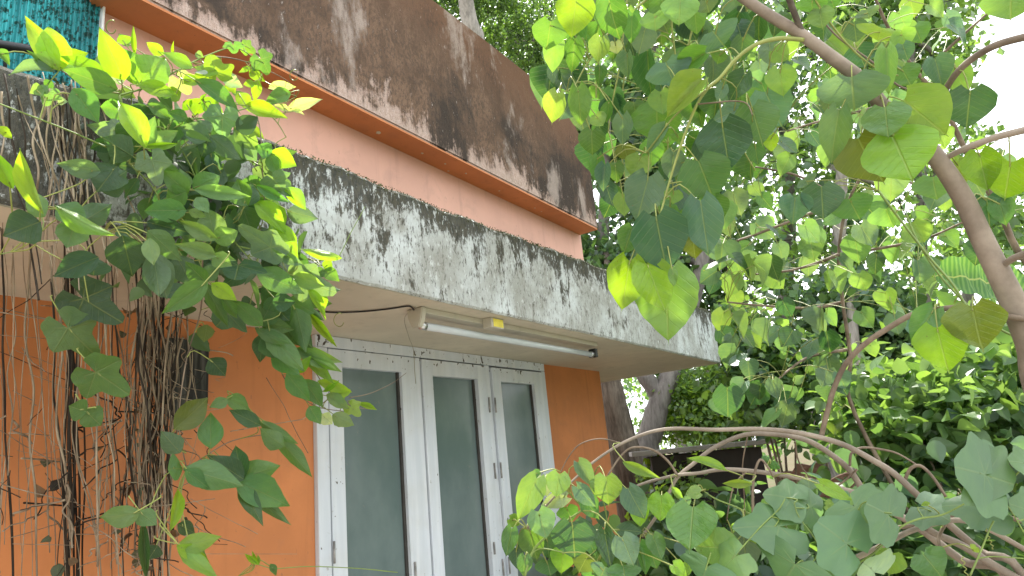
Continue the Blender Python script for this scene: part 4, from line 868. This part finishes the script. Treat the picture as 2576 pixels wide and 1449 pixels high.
# ------------------------------------------------------------------ trees whose single leaves still show, a few metres off
def hanging_tree(name, label, root, tw, n, poly, rr, size, kinds, tones, mat, group=None, hang=(.6, 2.5), upv=.5):
    e = empty(name, root, label, 'tree' if 'tree' in name else 'shrub', group)
    for px, r0, r1, w0, w1, tail in tw: pbranch('branch', px, r0, r1, w0, w1, M[mat], e, 7, tail)
    for x, y in scatter(poly, n):
        r = random.uniform(*rr); a = random.uniform(*hang); L = random.uniform(*size)*F/r
        leaf(e, random.choice(kinds), x, y, x+math.cos(a)*L, y+math.sin(a)*L, L*random.uniform(.72, .95), r, random.choice(tones), up=upv)
    petioles(e, M['petiole'], .55, .0016)
    return e
rt = Vector((3.4, .15, 0))
hanging_tree('round_leaved_tree', 'slim tree with dull green round leaves behind the arching trunk', rt,
  [([(2330, 250), (2240, 330), (2180, 420), (2130, 520), (2110, 640), (2120, 760), (2140, 900), (2150, 1040)], 3.3, 3.4, 5, 9, [(Vector((3.35, .2, .8)), .011), (rt, .014)]),
   ([(1840, 610), (1900, 590), (1980, 560), (2060, 530), (2130, 520)], 3.2, 3.3, 5, 9, None), ([(1900, 690), (1990, 680), (2060, 660), (2110, 640)], 3.2, 3.35, 4, 9, None), ([(1830, 760), (1930, 770), (2040, 775), (2120, 760)], 3.1, 3.4, 4, 8, None),
   ([(1900, 420), (2000, 440), (2080, 480), (2130, 520)], 3.3, 3.3, 4, 8, None), ([(2420, 560), (2330, 600), (2240, 620), (2120, 640)], 3.2, 3.35, 4, 8, None), ([(1950, 960), (2030, 900), (2130, 880)], 3.1, 3.4, 4, 8, None), ([(2350, 480), (2260, 450), (2180, 430)], 3.3, 3.35, 4, 8, None)],
  125, [(1770, 480), (1850, 420), (1960, 380), (2080, 400), (2200, 420), (2330, 440), (2380, 540), (2400, 700), (2330, 780), (2250, 830), (2160, 900), (2130, 1040), (2020, 1060), (1900, 1040), (1820, 1000), (1790, 880), (1800, 740), (1770, 600)],
  (2.7, 3.9), (.085, .135), 'HHHF', 'dbbpbp', 'twig_bark', None, (.4, 2.7), .9)
rt = Vector((4.2, -1.3, 0))
hanging_tree('leafy_tree', 'tall tree with loose pale green leaves rising toward the white sky', rt,
  [([(2180, -60), (2230, 60), (2290, 160), (2370, 260), (2430, 380), (2510, 520), (2620, 700)], 3.6, 4.0, 5, 14, [(Vector((4.1, -.9, 1.5)), .026), (rt, .034)]),
   ([(2500, 20), (2420, 90), (2330, 170), (2290, 170)], 3.7, 3.8, 4, 8, None), ([(2020, 20), (2100, 90), (2200, 130), (2260, 120)], 3.5, 3.7, 4, 8, None), ([(2560, 330), (2500, 350), (2430, 380)], 3.7, 3.9, 4, 8, None), ([(1980, 330), (2080, 300), (2200, 270), (2330, 220)], 3.5, 3.8, 4, 8, None)],
  95, [(1960, -20), (2380, -20), (2400, 60), (2360, 200), (2400, 300), (2500, 380), (2600, 420), (2600, 620), (2480, 640), (2400, 520), (2280, 430), (2150, 400), (2020, 420), (1930, 330), (1900, 150)],
  (3.1, 4.6), (.09, .14), 'HHHF', 'pbbpd', 'twig_bark', None, (.4, 2.7), 1.1)
rt = Vector((2.4, -1.6, 0))
hanging_tree('drooping_tree', 'drooping slender tree hung with narrow heart-shaped leaves close to the parapet corner', rt,
  [([(1620, -60), (1600, 60), (1570, 200), (1560, 340), (1575, 470)], 2.5, 2.5, 5, 3, None), ([(1560, -60), (1520, 80), (1500, 220), (1510, 350), (1530, 450)], 2.6, 2.5, 5, 3, None), ([(1760, -60), (1740, 80), (1700, 220), (1680, 360), (1690, 480)], 2.4, 2.3, 5, 3, None),
   ([(1480, -60), (1450, 60), (1420, 160)], 2.6, 2.6, 4, 3, None), ([(1860, -60), (1880, 60), (1840, 200), (1850, 330), (1900, 430)], 2.4, 2.4, 5, 3, None),
   ([(1480, -60), (1560, -60), (1620, -60), (1760, -60), (1860, -60), (2000, -120), (2300, -100)], 2.6, 2.5, 8, 18, [(Vector((2.6, -1.1, 3.9)), .03), (Vector((2.45, -1.5, 2)), .035), (Vector((2.4, -1.6, -.05)), .045)])],
  105, [(1400, -40), (1960, -40), (1950, 120), (1900, 260), (1900, 430), (1820, 480), (1700, 520), (1600, 600), (1520, 480), (1480, 400), (1440, 280), (1360, 180)],
  (2.05, 2.8), (.075, .125), 'HHFF', 'gbgddb', 'petiole', None, (1.0, 2.2), .3)

# ------------------------------------------------------------------ far foliage, as many small blades
BL = np.array([(0, 0, 0), (.20, .08, .05), (.31, .26, .09), (.31, .46, .09), (.22, .68, .05), (.09, .88, -.03), (0, 1, -.10), (-.09, .88, -.03), (-.22, .68, .05), (-.31, .46, .09), (-.31, .26, .09), (-.20, .08, .05), (0, .45, -.02)])
BFACES = np.array([(i, (i+1) % 12, 12) for i in range(12)])
B4 = np.array([(0, 0, 0), (.36, .5, .12), (0, 1, -.08), (-.36, .5, .12)]); B4F = np.array([(0, 1, 2), (0, 2, 3)])
def foliage(name, centers, radii, n, size, tones, parent, mat=None, lob=False, droop=.3, shell=.5):
    """blades spread through ellipsoid clumps, gathered on short sprays so that gaps stay between them"""
    centers = np.array([tuple(c) for c in centers]); radii = np.array(radii, float)
    if radii.ndim == 1: radii = np.stack([radii, radii, radii*.8], 1)
    vol = radii.prod(1)**(2/3); cnt = np.maximum(1, (n*vol/vol.sum())).astype(int); P_ = []
    for c, r_, k in zip(centers, radii, cnt):
        ns = max(1, k//14); d = rng.normal(size=(ns, 3)); d /= np.linalg.norm(d, axis=1)[:, None]
        rad = rng.uniform(shell**3, 1, ns)**(1/3)*rng.uniform(.8, 1.12, ns); s = c + d*rad[:, None]*r_
        idx = rng.integers(0, ns, k); P_.append(s[idx] + rng.normal(size=(k, 3))*size*1.15)
    P_ = np.concatenate(P_); k = len(P_)
    ax = rng.normal(size=(k, 3)); ax[:, 2] -= droop*2; ax /= np.linalg.norm(ax, axis=1)[:, None]
    nm = rng.normal(size=(k, 3))*.75 + np.array([0, 0, .9]); nm -= ax*(nm*ax).sum(1)[:, None]; nm /= np.linalg.norm(nm, axis=1)[:, None]
    xd = np.cross(ax, nm); sz = size*rng.uniform(.6, 1.35, k)
    T, TF = (BL, BFACES) if lob else (B4, B4F)
    V = P_[:, None] + (T[None, :, 0:1]*xd[:, None]*1.15 + T[None, :, 1:2]*ax[:, None] + T[None, :, 2:3]*nm[:, None])*sz[:, None, None]
    nv = len(T); Fa = (TF[None] + (np.arange(k)*nv)[:, None, None]).reshape(-1, 3)
    me = bpy.data.meshes.new(name); me.vertices.add(k*nv); me.vertices.foreach_set('co', V.reshape(-1).astype(np.float32))
    nf = len(Fa); me.loops.add(nf*3); me.loops.foreach_set('vertex_index', Fa.reshape(-1).astype(np.int32)); me.polygons.add(nf)
    me.polygons.foreach_set('loop_start', np.arange(nf, dtype=np.int32)*3); me.polygons.foreach_set('loop_total', np.full(nf, 3, dtype=np.int32)); me.update(calc_edges=True)
    at = me.color_attributes.new('tint', 'FLOAT_COLOR', 'POINT')
    tn = np.array(tones)[rng.integers(0, len(tones), k)]*rng.uniform(.75, 1.3, (k, 1)); col = np.ones((k, nv, 4), np.float32); col[:, :, :3] = tn[:, None]
    at.data.foreach_set('color', col.reshape(-1)); me.materials.append(mat or M['foliage'])
    o = bpy.data.objects.new(name, me); link(o); setpar(o, parent); o['kind'] = 'stuff'; return o
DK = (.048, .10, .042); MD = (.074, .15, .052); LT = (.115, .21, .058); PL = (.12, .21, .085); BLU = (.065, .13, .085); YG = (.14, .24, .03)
def far_tree(name, label, root, trunk, limbs, clumps, n, size, tones, mat='grey_bark', r_trunk=.1, lob=False, cat='tree', group=None, droop=.3, twigs=0, shell=.4):
    """trunk: points above the root; limbs end at clump centres; clumps: (px, py, range, radius px)"""
    e = empty(name, root, label, cat, group); pts = [root-Vector((0, 0, .1))]+[Vector(p) for p in trunk]; k = len(pts)
    if r_trunk: tube('trunk', pts, [r_trunk*(1-.55*i/(k-1)) for i in range(k)], M[mat], e, 12, 6, wob=.05)
    cs = [P(x, y, r) for x, y, r, q in clumps]; rs = [q*r/F for x, y, r, q in clumps]
    for c in cs[:limbs]:
        b = min(pts[1:], key=lambda p: (p-c).length); mid = (b+c)/2+Vector((random.uniform(-.2, .2), random.uniform(-.2, .2), random.uniform(-.1, .25)))
        tube('limb', [b, mid, c], [r_trunk*.38, r_trunk*.24, r_trunk*.1], M[mat], e, 7, 4)
    if twigs:
        g = Geo()
        for c, q in zip(cs, rs):
            for _ in range(twigs):
                d = Vector((random.gauss(0, 1), random.gauss(0, 1), random.gauss(0, .8))).normalized(); p = c+d*q*random.uniform(0, .3); qs = [p]
                for s in range(4): d = (d+Vector((random.gauss(0, .35), random.gauss(0, .35), random.gauss(0, .35)))).normalized(); p = p+d*q*.26; qs.append(p)
                g.add(tube_geo(qs, [.007, .006, .005, .004, .002], 4, False))
        mesh_obj('twigs', g.v, g.f, M['black_twig'], e, False, 'stuff')
    foliage('crown', cs, rs, n, size, tones, e, lob=lob, droop=droop, shell=shell)
    return e
def ground_of(px, py, r): p = P(px, py, r); return Vector((p.x, p.y, 0))
foliage('shade_crown', UPPER[0], UPPER[1], 1500, .11, [MD, BLU, DK], tree, lob=True)
cs = [onY(x, y, YF-.03) for x, y in ((400, 330), (480, 400), (550, 470), (570, 390), (580, 560), (530, 600), (450, 520), (380, 440), (570, 650), (500, 660), (430, 620), (340, 380))]
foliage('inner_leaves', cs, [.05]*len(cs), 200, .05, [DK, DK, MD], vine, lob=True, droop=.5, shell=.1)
# feathery tree over the parapet and its grey trunk
r0 = ground_of(1190, 60, 9.5)
far_tree('feathery_tree', 'tall feathery tree with a ringed pale trunk rising above the brown parapet', r0, [P(1205, 200, 9.5), P(1190, 95, 9.5), P(1172, 0, 9.6), P(1165, -200, 9.8)], 0,
  [(1120, 10, 10.5, 90), (1250, 40, 11, 110), (1320, 110, 11, 90), (1390, 40, 11.5, 90), (1230, -80, 10.5, 140), (1380, 170, 11.5, 70), (1060, -60, 10.5, 110), (1330, 190, 11, 60), (1420, 120, 11.5, 80)], 19000, .055, [DK, MD, LT, LT], 'pale_bark', .17, droop=.1, twigs=16)
r0 = ground_of(1290, 60, 13)
far_tree('background_tree', 'dense dark tree filling the gap behind the feathery tree', r0, [P(1300, 300, 13), P(1300, 100, 13)], 3,
  [(1150, 60, 14, 150), (1330, 60, 14.5, 150), (1450, 160, 14, 130), (1250, 160, 14, 110), (1400, 260, 14, 120), (1480, 40, 14.5, 120)], 7000, .09, [LT, MD, LT], 'grey_bark', .16, group='trees behind the house', twigs=8)
# grey poles and trunks right of the house
r0 = ground_of(1518, 660, 7.2)
far_tree('slim_grey_tree', 'slim straight grey trunk just right of the parapet corner', r0, [P(1516, 800, 7.2), P(1518, 640, 7.2), P(1519, 520, 7.2), P(1524, 400, 7.2), P(1530, 250, 7.3)], 3,
  [(1560, 380, 7.6, 110), (1480, 300, 7.8, 90), (1640, 480, 7.8, 110), (1560, 250, 7.8, 100)], 5200, .09, [DK, MD, BLU], 'grey_bark', .085, group='trees behind the house')
r0 = ground_of(1580, 1240, 6.2)
far_tree('forked_tree', 'thick mossy brown trunk leaning beside the house corner', r0, [P(1575, 1180, 6.2), P(1558, 1080, 6.2), P(1540, 990, 6.2), P(1525, 900, 6.25), P(1520, 780, 6.3)], 2,
  [(1560, 700, 7.0, 110), (1480, 620, 7.4, 90), (1650, 760, 7.2, 100)], 4200, .085, [DK, MD, BLU], 'dark_bark', .165)
r0 = ground_of(1625, 1250, 6.6)
far_tree('grey_forked_tree', 'smooth grey forked trunk standing next to the mossy brown trunk', r0, [P(1628, 1180, 6.6), P(1640, 1080, 6.6), P(1662, 1000, 6.6), P(1690, 930, 6.65), P(1730, 800, 6.7), P(1765, 660, 6.8), P(1790, 520, 6.9)], 3,
  [(1700, 640, 7.2, 110), (1800, 560, 7.4, 120), (1870, 700, 7.4, 120), (1780, 800, 7.4, 110), (1700, 900, 7.6, 80)], 3600, .085, [DK, MD, BLU, MD], 'grey_bark', .135)
tube('limb', [P(1660, 1005, 6.6), P(1640, 970, 6.6), P(1618, 940, 6.6), P(1590, 880, 6.7)], [.09, .085, .08, .06], M['grey_bark'], bpy.data.objects['grey_forked_tree'], 10, 5)
# trees across the right half
r0 = ground_of(2108, 700, 8.0)
far_tree('speckled_tree', 'pale trunked tree standing among the dense green leaves', r0, [P(2112, 1000, 8), P(2105, 760, 8), P(2112, 560, 8), P(2118, 430, 8), P(2130, 250, 8.1)], 5,
  [(2000, 420, 8.5, 150), (2150, 300, 8.5, 150), (2250, 480, 8.6, 150), (2040, 620, 8.6, 150), (2200, 700, 8.8, 130), (1920, 260, 8.6, 130), (2060, 150, 8.8, 140)], 3800, .095, [MD, LT, BLU, LT], 'pale_bark', .10, twigs=8)
r0 = ground_of(1985, 500, 9.0)
far_tree('leaning_grey_tree', 'thin grey trunk with dark limbs seen through the heart-shaped leaves', r0, [P(1990, 900, 9), P(1985, 560, 9), P(1982, 400, 9), P(1960, 250, 9.1), P(1915, 60, 9.2)], 5,
  [(1850, 90, 9.5, 150), (1980, 60, 9.6, 130), (1800, 260, 9.6, 150), (1760, 420, 9.6, 140), (1900, 420, 9.5, 130), (1700, 120, 9.6, 150)], 3200, .10, [MD, MD, LT, BLU], 'grey_bark', .11, twigs=12)
r0 = ground_of(2160, 1000, 6.6)
far_tree('bare_post_tree', 'short pale bare trunk among the low bright shrubs', r0, [P(2165, 1050, 6.6), P(2160, 980, 6.6), P(2150, 880, 6.6), P(2140, 760, 6.7)], 2, [(2100, 780, 7.0, 100), (2220, 820, 7.0, 100), (2160, 880, 7.4, 90)], 4200, .085, [DK, BLU, MD], 'pale_bark', .085)
r0 = ground_of(2330, 600, 9.5)
far_tree('pale_tree', 'hazy pale green tree thinning out toward the white sky', r0, [P(2330, 800, 9.5), P(2320, 500, 9.5), P(2300, 300, 9.5), P(2290, 100, 9.6)], 6,
  [(2200, 60, 10, 120), (2300, 40, 10, 130), (2380, 40, 10.2, 70), (2310, 180, 10.2, 110), (2400, 420, 10, 90), (2240, 240, 10, 110), (2500, 520, 10, 80), (2150, -40, 10, 120), (2460, 620, 9.8, 110)], 5500, .11, [LT, PL, MD, PL], 'grey_bark', .10, twigs=6)
r0 = ground_of(2440, 800, 12)
far_tree('background_tree', 'dense dark tree behind the leafy shrubs near the banana plant', r0, [P(2440, 900, 12), P(2440, 700, 12)], 3,
  [(2300, 650, 12.5, 170), (2480, 700, 12.5, 160), (2200, 850, 12.5, 150), (2380, 880, 12, 160), (2560, 820, 12, 150), (2100, 980, 12, 140), (2520, 580, 12.5, 90)], 2800, .10, [LT, MD, LT, BLU], 'grey_bark', .15, group='trees behind the shrubs')
r0 = ground_of(1800, 900, 13)
far_tree('background_tree', 'broad dark tree closing the view behind the shed', r0, [P(1800, 1000, 13), P(1800, 800, 13), P(1800, 600, 13)], 5,
  [(1620, 560, 13.5, 150), (1750, 700, 13.5, 160), (1900, 820, 13.5, 170), (1650, 820, 13.5, 140), (1980, 640, 13.5, 160), (1850, 540, 13.8, 150), (2050, 860, 13.5, 150), (1700, 980, 13, 140), (1560, 900, 13, 120), (1600, 1080, 13, 120)], 3300, .10, [LT, MD, BLU, MD], 'dark_bark', .18, group='trees behind the shrubs')
r0 = ground_of(1600, 300, 15)
far_tree('background_tree', 'tall airy tree behind the drooping heart leaves', r0, [P(1620, 600, 15), P(1640, 300, 15), P(1650, 50, 15)], 5,
  [(1520, 300, 15.5, 150), (1650, 200, 15.5, 170), (1780, 330, 15.5, 150), (1580, 60, 15.5, 160), (1750, 80, 15.5, 160), (1850, 180, 15.5, 130), (1620, 430, 15.5, 140)], 3200, .11, [MD, LT, LT], 'grey_bark', .15, group='trees behind the house', twigs=10)
# wood far behind closing the horizon
wood = empty('distant_wood', Vector((26, 6, 0)), 'distant wood closing the horizon behind everything', 'wood'); wood['kind'] = 'stuff'
cs = []; rs = []
for i in range(34):
    x = 1380+i*40; cs.append(P(x, random.uniform(830, 1010), random.uniform(20, 27))); rs.append(random.uniform(1.5, 2.6))
    cs.append(P(x, random.uniform(1030, 1130), random.uniform(18, 24))); rs.append(random.uniform(1.4, 2.2))
foliage('wood_leaves', cs, rs, 5000, .20, [MD, LT, LT, BLU], wood, shell=.3)
# unseen trees behind the lens, added to block low sky light from the facade
yard = empty('sky_block_trees', Vector((0, -7, 0)), 'unseen row of trees behind the lens, added to shade the orange house', 'wood'); yard['kind'] = 'stuff'
cs = []; rs = []
for i in range(16):
    x = -14+i*1.9
    for z in ((1.2, 2.7), (1.2, 2.7), (1.2, 2.9, 4.5))[i % 3]: cs.append(Vector((x+random.uniform(-.5, .5), -7.5+random.uniform(-.8, .8), z))); rs.append(random.uniform(1.2, 1.7))
foliage('wood_leaves', cs, rs, 11000, .24, [MD, DK, BLU], yard, shell=.3)
# shrubs
SH = [('bright_shrub', 'bright green small-leaved shrub behind the shed roof', (1790, 1040, 6.4), [(1740, 1000, 6.8, 80), (1820, 1020, 6.8, 90), (1900, 1040, 6.6, 80), (1780, 1080, 6.6, 70), (1860, 960, 7, 80), (1700, 1060, 7, 60)], 7000, .055, [LT, YG, PL], False),
      ('glossy_shrub', 'shrub with pale oval paired leaves above the bent sapling', (2230, 1080, 3.6), [(2230, 1030, 3.8, 90), (2300, 1060, 3.7, 90), (2170, 1060, 3.9, 80), (2380, 1040, 3.8, 90), (2260, 980, 4.0, 80)], 900, .085, [PL, LT, PL, MD], True),
      ('leafy_shrub', 'dense mid green shrub at the right below the banana leaf', (2480, 1080, 3.9), [(2470, 960, 4.2, 100), (2560, 930, 4.1, 100), (2500, 1060, 4.0, 100), (2590, 1060, 4.0, 90), (2400, 950, 4.3, 80)], 1200, .085, [PL, MD, LT, BLU], True),
      ('dark_shrub', 'dark green shrub under the bare arching branches', (2330, 1300, 3.6), [(2230, 1180, 4.0, 90), (2330, 1200, 3.9, 100), (2440, 1190, 3.8, 100), (2300, 1300, 3.6, 100), (2420, 1330, 3.5, 110), (2540, 1280, 3.6, 110), (2200, 1380, 3.4, 110), (2340, 1420, 3.3, 110), (2500, 1430, 3.3, 110)], 1200, .09, [MD, MD, BLU, DK], True),
      ('undergrowth_shrub', 'low green shrub growing in front of the dark shed', (1900, 1400, 3.2), [(1700, 1400, 3.3, 90), (1800, 1420, 3.2, 100), (1920, 1400, 3.2, 100), (2040, 1420, 3.1, 110), (1620, 1440, 3.2, 80), (1530, 1440, 3.0, 80), (2120, 1330, 3.4, 80)], 1300, .085, [DK, MD, LT, BLU], True),
      ('yellow_shrub', 'small yellow green shrub beside the forked trunks', (1670, 1260, 5.0), [(1690, 1180, 5.4, 40), (1720, 1230, 5.2, 50), (1660, 1300, 5.0, 50), (1650, 1200, 5.6, 40)], 900, .055, [YG, LT, PL], False),
      ('climber_shrub', 'mixed dark and bright shrub left of the arching thin branch', (1920, 960, 4.6), [(1880, 900, 4.8, 90), (1960, 900, 4.9, 90), (2040, 940, 4.8, 90), (1920, 980, 4.7, 80), (2000, 1030, 4.6, 80), (1860, 820, 5.0, 80)], 2600, .07, [DK, MD, LT, BLU], True)]
for nm, lb, (x, y, r), cl, n, s, tn, lob in SH:
    root = ground_of(x, y, r); e = empty(nm, root, lb, 'shrub')
    cs = [P(a, b, c) for a, b, c, q in cl]; rs = [q*c/F for a, b, c, q in cl]
    for c in cs:
        q = Vector((root.x+random.uniform(-.2, .2), root.y+random.uniform(-.2, .2), -.05)); tube('stem', [q, (q+c)/2+Vector((random.uniform(-.1, .1), random.uniform(-.1, .1), .1)), c], [.014, .010, .004], M['twig_bark'], e, 6, 4)
    foliage('foliage', cs, rs, n, s, tn, e, lob=lob, droop=.15, shell=.55)

# ------------------------------------------------------------------ banana plant
ban = empty('banana_plant', Vector((4.7, -1.7, 0)), 'banana plant with one broad sunlit ribbed leaf behind the arching trunk', 'banana plant')
def banana_mat():
    k = N('banana_leaf'); uv = k.t.nodes.new('ShaderNodeUVMap'); u, v, _ = k.xyz(uv.outputs[0])
    wv = k.math('SINE', k.math('MULTIPLY', v, 260.0)); s = k.ramp(wv, -.6, 1.0)
    c = k.mix(s, (.075, .19, .05), (.15, .28, .08)); c = k.mix(k.math('SUBTRACT', 1.0, k.ramp(k.math('ABSOLUTE', k.math('SUBTRACT', u, .5)), .01, .03)), c, (.32, .38, .15))
    pr = k.principled(c, .4, k.bump(s, .25, .006)); tr = k.t.nodes.new('ShaderNodeBsdfTranslucent'); k.set(tr.inputs[0], k.mix(1.0, c, (2.2, 2.1, .8), 'MULTIPLY'))
    ms = k.t.nodes.new('ShaderNodeMixShader'); ms.inputs[0].default_value = .45; k.t.links.new(pr, ms.inputs[1]); k.t.links.new(tr.outputs[0], ms.inputs[2]); return k.done(ms.outputs[0])
bmat = banana_mat()
def banana_leaf(spine, wid, side):
    q = catmull([tuple(p) for p in spine], 8); n = len(q); V = []; UV = []; Fc = []
    for i in range(n):
        t = i/(n-1); p = Vector(q[i]); tg = (Vector(q[min(i+1, n-1)])-Vector(q[max(i-1, 0)])).normalized(); sd = (side - tg*side.dot(tg)).normalized(); up_ = sd.cross(tg)
        h = wid*max(.02, math.sin(math.pi*min(1, t*.97+.03))**.5)
        for j in range(-3, 4):
            s = j/3; V.append(p + sd*(h*s) + up_*(-.10*h*s*s*2 + .012*math.sin(i*1.7+s*3))); UV.append((.5+s*.5, t))
    for i in range(n-1):
        for j in range(6): a = i*7+j; Fc.append((a, a+1, a+8, a+7))
    o = mesh_obj('leaf', V, Fc, bmat, ban, True); ul = o.data.uv_layers.new(name='UVMap')
    for li, l in enumerate(o.data.loops): ul.data[li].uv = UV[l.vertex_index]
banana_leaf([P(2345, 692, 3.9), P(2440, 700, 3.95), P(2530, 725, 4.0), P(2640, 790, 4.05), P(2720, 880, 4.1)], .15, Vector((.35, .35, 1)))
banana_leaf([P(2760, 600, 4.2), P(2700, 700, 4.2), P(2700, 820, 4.2), P(2730, 950, 4.2)], .16, Vector((1, .5, .2)))
tube('pseudostem', [Vector((4.7, -1.7, -.05)), Vector((4.65, -1.6, .9)), Vector((4.5, -1.3, 1.5)), P(2730, 950, 4.2)], [.09, .08, .06, .03], plain('banana_stem', (.16, .20, .07), .6), ban, 14, 5)

# ------------------------------------------------------------------ shed and broken wall
shd = P(1770, 1200, 5.6); shed = empty('shed', Vector((shd.x, shd.y, 0)), 'small dark shed with a thin grey slab roof behind the arching branches', 'shed')
shed_dark = paint('dark_shed_wall', (.040, .036, .032), .9, .3, .3); slab = paint('grey_slab', (.30, .29, .27), .85, .12, .3)  # very dark colour for the shed walls, grey for the roof slab
def slabbox(name, cx, cy, ang, w_, d_, z0, z1, mat, par, bev=.006):
    o = box(name, (-w_/2, w_/2, -d_/2, d_/2, z0, z1), mat, None, bev); o.rotation_euler = (0, 0, ang); o.location = (cx, cy, 0); setpar(o, par); return o
vd = math.atan2(shd.y, shd.x)                            # faces the lens roughly
slabbox('wall', shd.x, shd.y, vd-math.pi/2+.12, .02+.78, .7, -.05, 1.555, shed_dark, shed)
slabbox('roof', shd.x-.03, shd.y+.02, vd-math.pi/2+.12, 1.02, .9, 1.570, 1.605, slab, shed)
slabbox('door_board', shd.x-.42*math.cos(vd)+.10, shd.y-.42*math.sin(vd), vd-math.pi/2+.12, .34, .03, -.05, 1.25, paint('grey_board', (.10, .095, .085), .85, .2, .3), shed)
post = P(1668, 1180, 5.3); slabbox('post', post.x, post.y, vd, .06, .06, -.05, 1.57, slab, shed)
def brick_mat():
    k = N('broken_wall'); p = k.pos(); n = k.noise(p, 9, 6); n2 = k.noise(p, 60, 5)
    c = k.mix(k.ramp(n, .35, .65), (.19, .105, .075), (.29, .18, .14)); c = k.mix(k.math('MULTIPLY', k.ramp(n2, .55, .7), .5), c, (.09, .06, .045)); return k.done(k.principled(c, .92, k.bump(n2, .4, .01), .2))
bmt = brick_mat()
for (x, y, r, w_, h0, lb) in ((2005, 1165, 4.8, .30, 0, 'short broken terracotta wall standing beside the dark shed'), (2170, 1170, 5.0, .42, -.02, 'low broken red wall half hidden under the bare arching branches')):
    top = P(x, y, r); bw = empty('broken_wall', Vector((top.x, top.y, 0)), lb, 'wall'); ang = math.atan2(top.y, top.x)-math.pi/2
    bm = bmesh.new(); n = 9; z1 = [top.z - abs(random.gauss(0, .012)) - (.05*(1-i/(n-1)) if i < 4 else 0) for i in range(n)]
    rows = []
    for yy in (-.07, .07):
        rows.append([[bm.verts.new((-w_/2+w_*i/(n-1), yy, zz)) for zz in (-.05, z1[i])] for i in range(n)])
    f_, b_ = rows
    for i in range(n-1):
        bm.faces.new((f_[i][0], f_[i+1][0], f_[i+1][1], f_[i][1])); bm.faces.new((b_[i+1][0], b_[i][0], b_[i][1], b_[i+1][1])); bm.faces.new((f_[i][1], f_[i+1][1], b_[i+1][1], b_[i][1]))
    bm.faces.new((f_[0][0], f_[0][1], b_[0][1], b_[0][0])); bm.faces.new((f_[-1][1], f_[-1][0], b_[-1][0], b_[-1][1]))
    me = bpy.data.meshes.new('wall_stub'); bm.to_mesh(me); bm.free(); me.materials.append(bmt); o = bpy.data.objects.new('wall_stub', me); link(o); o.rotation_euler = (0, 0, ang); o.location = (top.x, top.y, 0); setpar(o, bw)
